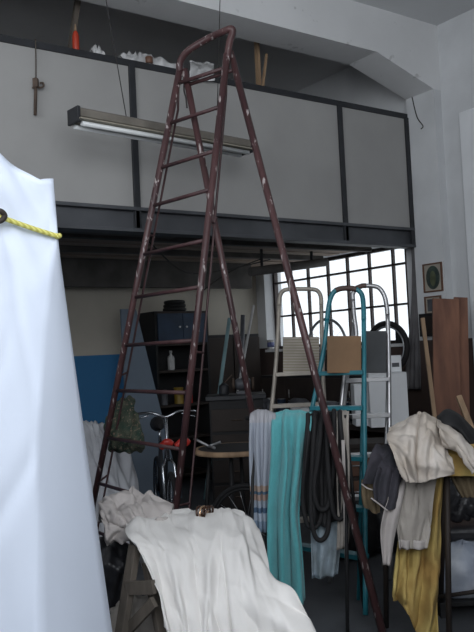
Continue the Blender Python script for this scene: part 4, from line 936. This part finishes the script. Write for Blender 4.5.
# dark trousers over the stand's left end
o = net([row4(470, (384, 392, 400, 408), 4.36), row4(450, (378, 388, 398, 410), 4.26), row4(447, (376, 387, 398, 410), 4.18), row4(456, (371, 383, 394, 408), 4.1), row4(472, (366, 378, 389, 404), 4.06), row4(484, (362, 374, 384, 400), 4.05)], 14, 10, lambda u, v: crS(v, u)*1.2+.012*tri(u*12+1)).build('dark_trousers', M['darktrouser'], thick=.005)
dt = tag(o, 'dark charcoal trousers with pale hem edges at left of clothes stand', 'trousers')
o = net([row4(468, (378, 387, 396, 404), 4.06), row4(485, (373, 383, 393, 400), 4.02), row4(500, (374, 382, 390, 398), 4.01), Prow([(371, 497), (379, 503), (387, 510), (396, 508)], 4.0)], 8, 6, lambda u, v: .012*sin(u*17+1)).build('trouser_leg', M['darktrouser'], dt, thick=.005)
MB().tube(spline(Prow([(361.5, 484), (367, 488), (373, 490)], 4.03), 4), .004, 5).build('hem_edge', M['greige'], dt)
MB().tube(spline(Prow([(371, 498), (379, 504), (388, 511)], 3.99), 4), .004, 5).build('hem_edge', M['greige'], dt)
o = net([row4(480, (362, 368, 374, 380), 4.14), row4(495, (362, 368, 374, 381), 4.1), row4(506, (364, 369, 375, 380), 4.1), Prow([(366, 507), (371, 511), (376, 514), (380, 512)], 4.1)], 6, 6, lambda u, v: .008*sin(u*14)).build('olive_cloth', M['olive'], thick=.005)
tag(o, 'olive brown cloth peeking out below the charcoal trousers', 'cloth')
# cream jacket on top
crJ = creases(45, 26, .02, .026, ang=1.0, spread=.9, ln=.35)
o = net([Prow([(396, 455), (408, 440), (420, 436), (434, 440), (452, 452)], [4.4]*5),
         Prow([(391, 430), (407, 421), (420, 415), (433, 419), (448, 428)], [4.24, 4.24, 4.22, 4.2, 4.2]),
         Prow([(387, 436), (404, 428), (420, 423), (434, 426), (447, 436)], [4.1, 4.07, 4.06, 4.08, 4.1]),
         Prow([(391, 449), (405, 446), (420, 442), (434, 440), (448, 452)], [4.02, 3.98, 3.97, 3.99, 4.03]),
         Prow([(398, 465), (407, 465), (420, 461), (436, 456), (451, 463)], [3.98, 3.94, 3.93, 3.93, 3.97]),
         Prow([(407, 479), (413, 481.5), (423, 482), (438, 478), (454, 474)], [3.97, 3.94, 3.92, 3.92, 3.95])], 22, 15,
        lambda u, v: crJ(u, v)*min(1, .3+v)+.010*tri(u*9+5*v+.5)*min(1, v*1.6)+.006*nz(u*1.8, v*1.7, 5)-.035*math.exp(-((u-.52+.12*v)/.035)**2)*min(1, v*1.5)).build('cream_jacket', M['jacket'], thick=.006)
jk = tag(o, 'crumpled cream jacket thrown over the top of the clothes stand', 'jacket')
net([Prow([(436, 421), (446, 426), (458, 434), (468, 444), (474, 456)], 4.1), Prow([(438, 428), (448, 433), (458, 440), (467, 450), (474, 462)], 3.98), Prow([(441, 438), (450, 443), (459, 448), (467, 458), (474, 468)], 3.97), Prow([(442, 448), (451, 449), (460, 455), (467, 464), (473, 474)], 4.0)], 8, 7, lambda u, v: creases(46, 14, .014, .04, ang=.5, spread=.7)(u, v)+.004*nz(u*1.5, v, 3)).build('collar', M['jacket'], jk, thick=.006)
o = net([Prow([(437, 418), (444, 411), (452, 411), (462, 418), (478, 434)], 4.3), Prow([(438, 420), (446, 414), (454, 416), (464, 424), (480, 444)], 4.2), Prow([(442, 427), (450, 424), (458, 428), (466, 436), (482, 458)], 4.14), Prow([(446, 432), (452, 430), (460, 434), (468, 444), (482, 468)], 4.16)], 8, 6, lambda u, v: .003*nz(u, v, 1)).build('rubber_sheet', M['nearblack'], thick=.006)
tag(o, 'curved black rubber sheet lying over the jacket at right edge', 'sheet')
# dark chair and sacks behind the stand
ch = thing('dark_chair', 'black upholstered chair half hidden behind the clothes stand', 'chair', P(470, 590, 4.9).xy.to_3d())
sc = P(470, 524, 4.95); sz = sc.z
MB().obox(V((sc.x, sc.y, sz-.02)), RT*.22, FH*.2, UPZ*.035).build('seat', M['black_plastic'], ch, bevel=.02)
net([Prow([(444, 482), (456, 478), (468, 482), (490, 490)], 5.1), Prow([(441, 490), (455, 488), (469, 492), (492, 500)], 4.98), Prow([(440, 505), (455, 504), (470, 506), (494, 510)], 4.92), Prow([(440, 520), (456, 519), (472, 518), (496, 520)], 4.93)], 8, 7, lambda u, v: .012*nz(u*2, v*2, 2)).build('cushion', M['black_plastic'], ch, thick=.03)
for s_ in (-.19, .19):
    for f_ in (-.17, .17): MB().tube([V((sc.x, sc.y, sz-.05))+RT*s_+FH*f_, V((sc.x, sc.y, 0))+RT*s_*1.05+FH*f_*1.1], .013, 8).build('leg', M['nearblack'], ch)
for s_ in (-1, 1): MB().tube([V((sc.x, sc.y, sz+.0))+RT*.2*s_+FH*.2, V((sc.x, sc.y, sz+.42))+RT*.2*s_+FH*.26], .014, 8).build('back_post', M['nearblack'], ch)
MB().obox(V((sc.x, sc.y, sz+.32))+FH*.25, RT*.2, FH*.02, UPZ*.12).build('backrest', M['black_plastic'], ch, bevel=.015)
def sack(c, rx, ry, rz, label, m, seed, nm='plastic_sack'):
    mb = MB(); vs = []; fs = []; n = 28; k_ = 16
    for j in range(k_+1):
        t = pi*j/k_
        for i in range(n):
            a = 2*pi*i/n; w = 1+.08*nz(a/2, t, seed)+.03*sin(5*a+3*t)
            z = cos(t); z = max(z, -.75)
            vs.append(V(c)+(RT*cos(a)*rx+FH*sin(a)*ry)*(sin(t)**.7 if sin(t) > 0 else 0)*w+UPZ*((z+.75)*rz/1.75*(2-.5)*(1+.05*nz(a, t, seed+2))))
    for j in range(k_):
        for i in range(n): fs.append((j*n+i, (j+1)*n+i, (j+1)*n+(i+1) % n, j*n+(i+1) % n))
    mb.add(vs, fs, True); return tag(mb.build(nm, M[m]), label, 'sack')
sp_ = onZ(462, 592, 0.0); 
pb = P(466, 592, 4.75)
lb_ = thing('low_platform', 'low dark platform carrying the white sack at lower right', 'platform', pb.xy.to_3d())
MB().obox(V((pb.x, pb.y, pb.z-.015)), RT*.2, FH*.17, UPZ*.012).build('deck', M['nearblack'], lb_, bevel=.003)
for s_ in (-.17, .17): MB().obox(V((pb.x, pb.y, (pb.z-.027)/2))+RT*s_, RT*.025, FH*.16, UPZ*((pb.z-.027)/2)).build('runner', M['nearblack'], lb_)
sack(V((pb.x, pb.y, pb.z-.004)), .2, .16, .2, 'bulging white plastic sack lying on the low platform at right', 'sack', 2)
for i, (x, y, d_, rx, rz, lb, m_) in enumerate(((385, 545, 6.2, .22, .28, 'dark plastic sack on floor between ladder leg and yellow trousers', 'black_plastic'), (348, 545, 6.05, .24, .3, 'dark sack on floor behind the teal stepladder foot', 'nearblack'))):
    p = P(x, y, d_); p.z = 0.0; sack(p, rx, .22, rz, lb, m_, i+4)
# dark crates under the bench near the teal stepladder
for i, (x, d_, w_, h_, lb) in enumerate(((352, 6.5, .5, .75, 'dark crate stack side by the teal stepladder'), )):
    pass
cr_ = P(356, 470, 6.9).xy.to_3d()
ct = thing('tool_chest', 'dark reddish wooden tool chest standing behind the teal stepladder', 'chest', cr_)
MB().obox(cr_+UPZ*.36, RT*.28, FH*.2, UPZ*.36).build('body', M['darkwood'], ct, bevel=.008)
MB().obox(cr_+UPZ*.74, RT*.29, FH*.21, UPZ*.02).build('lid', M['darkwood'], ct, bevel=.006)
for k in range(3):
    dw = MB().obox(cr_+UPZ*(.14+.22*k)-FH*.205, RT*.26, FH*.008, UPZ*.09).build('drawer', M['framewood'], ct, bevel=.004)
    MB().tube([cr_+UPZ*(.14+.22*k)-FH*.225-RT*.06, cr_+UPZ*(.14+.22*k)-FH*.225+RT*.06], .007, 6).build('handle', M['alu'], dw)

# ------------------------------------------------------------ daylight
wd = bpy.data.worlds.new('sky'); S.world = wd; wd.use_nodes = True
bg = wd.node_tree.nodes['Background']; bg.inputs[0].default_value = (.93, .96, 1.0, 1); bg.inputs[1].default_value = 1.5
def daylight(name, loc, rot, sx, sy, e, col=(.9, .945, 1.0)):
    l = bpy.data.lights.new(name, 'AREA'); l.shape = 'RECTANGLE'; l.size = sx; l.size_y = sy; l.energy = e; l.color = col
    o = bpy.data.objects.new(name, l); COL.objects.link(o); o.location = loc; o.rotation_euler = rot
daylight('daylight_left', (XL-.25, 1.3, 3.45), (0, radians(-90), 0), 2.5, 4.2, 110)
daylight('daylight_front', (-.6, YN-.25, 3.32), (radians(90), 0, 0), 4.4, 2.85, 210)
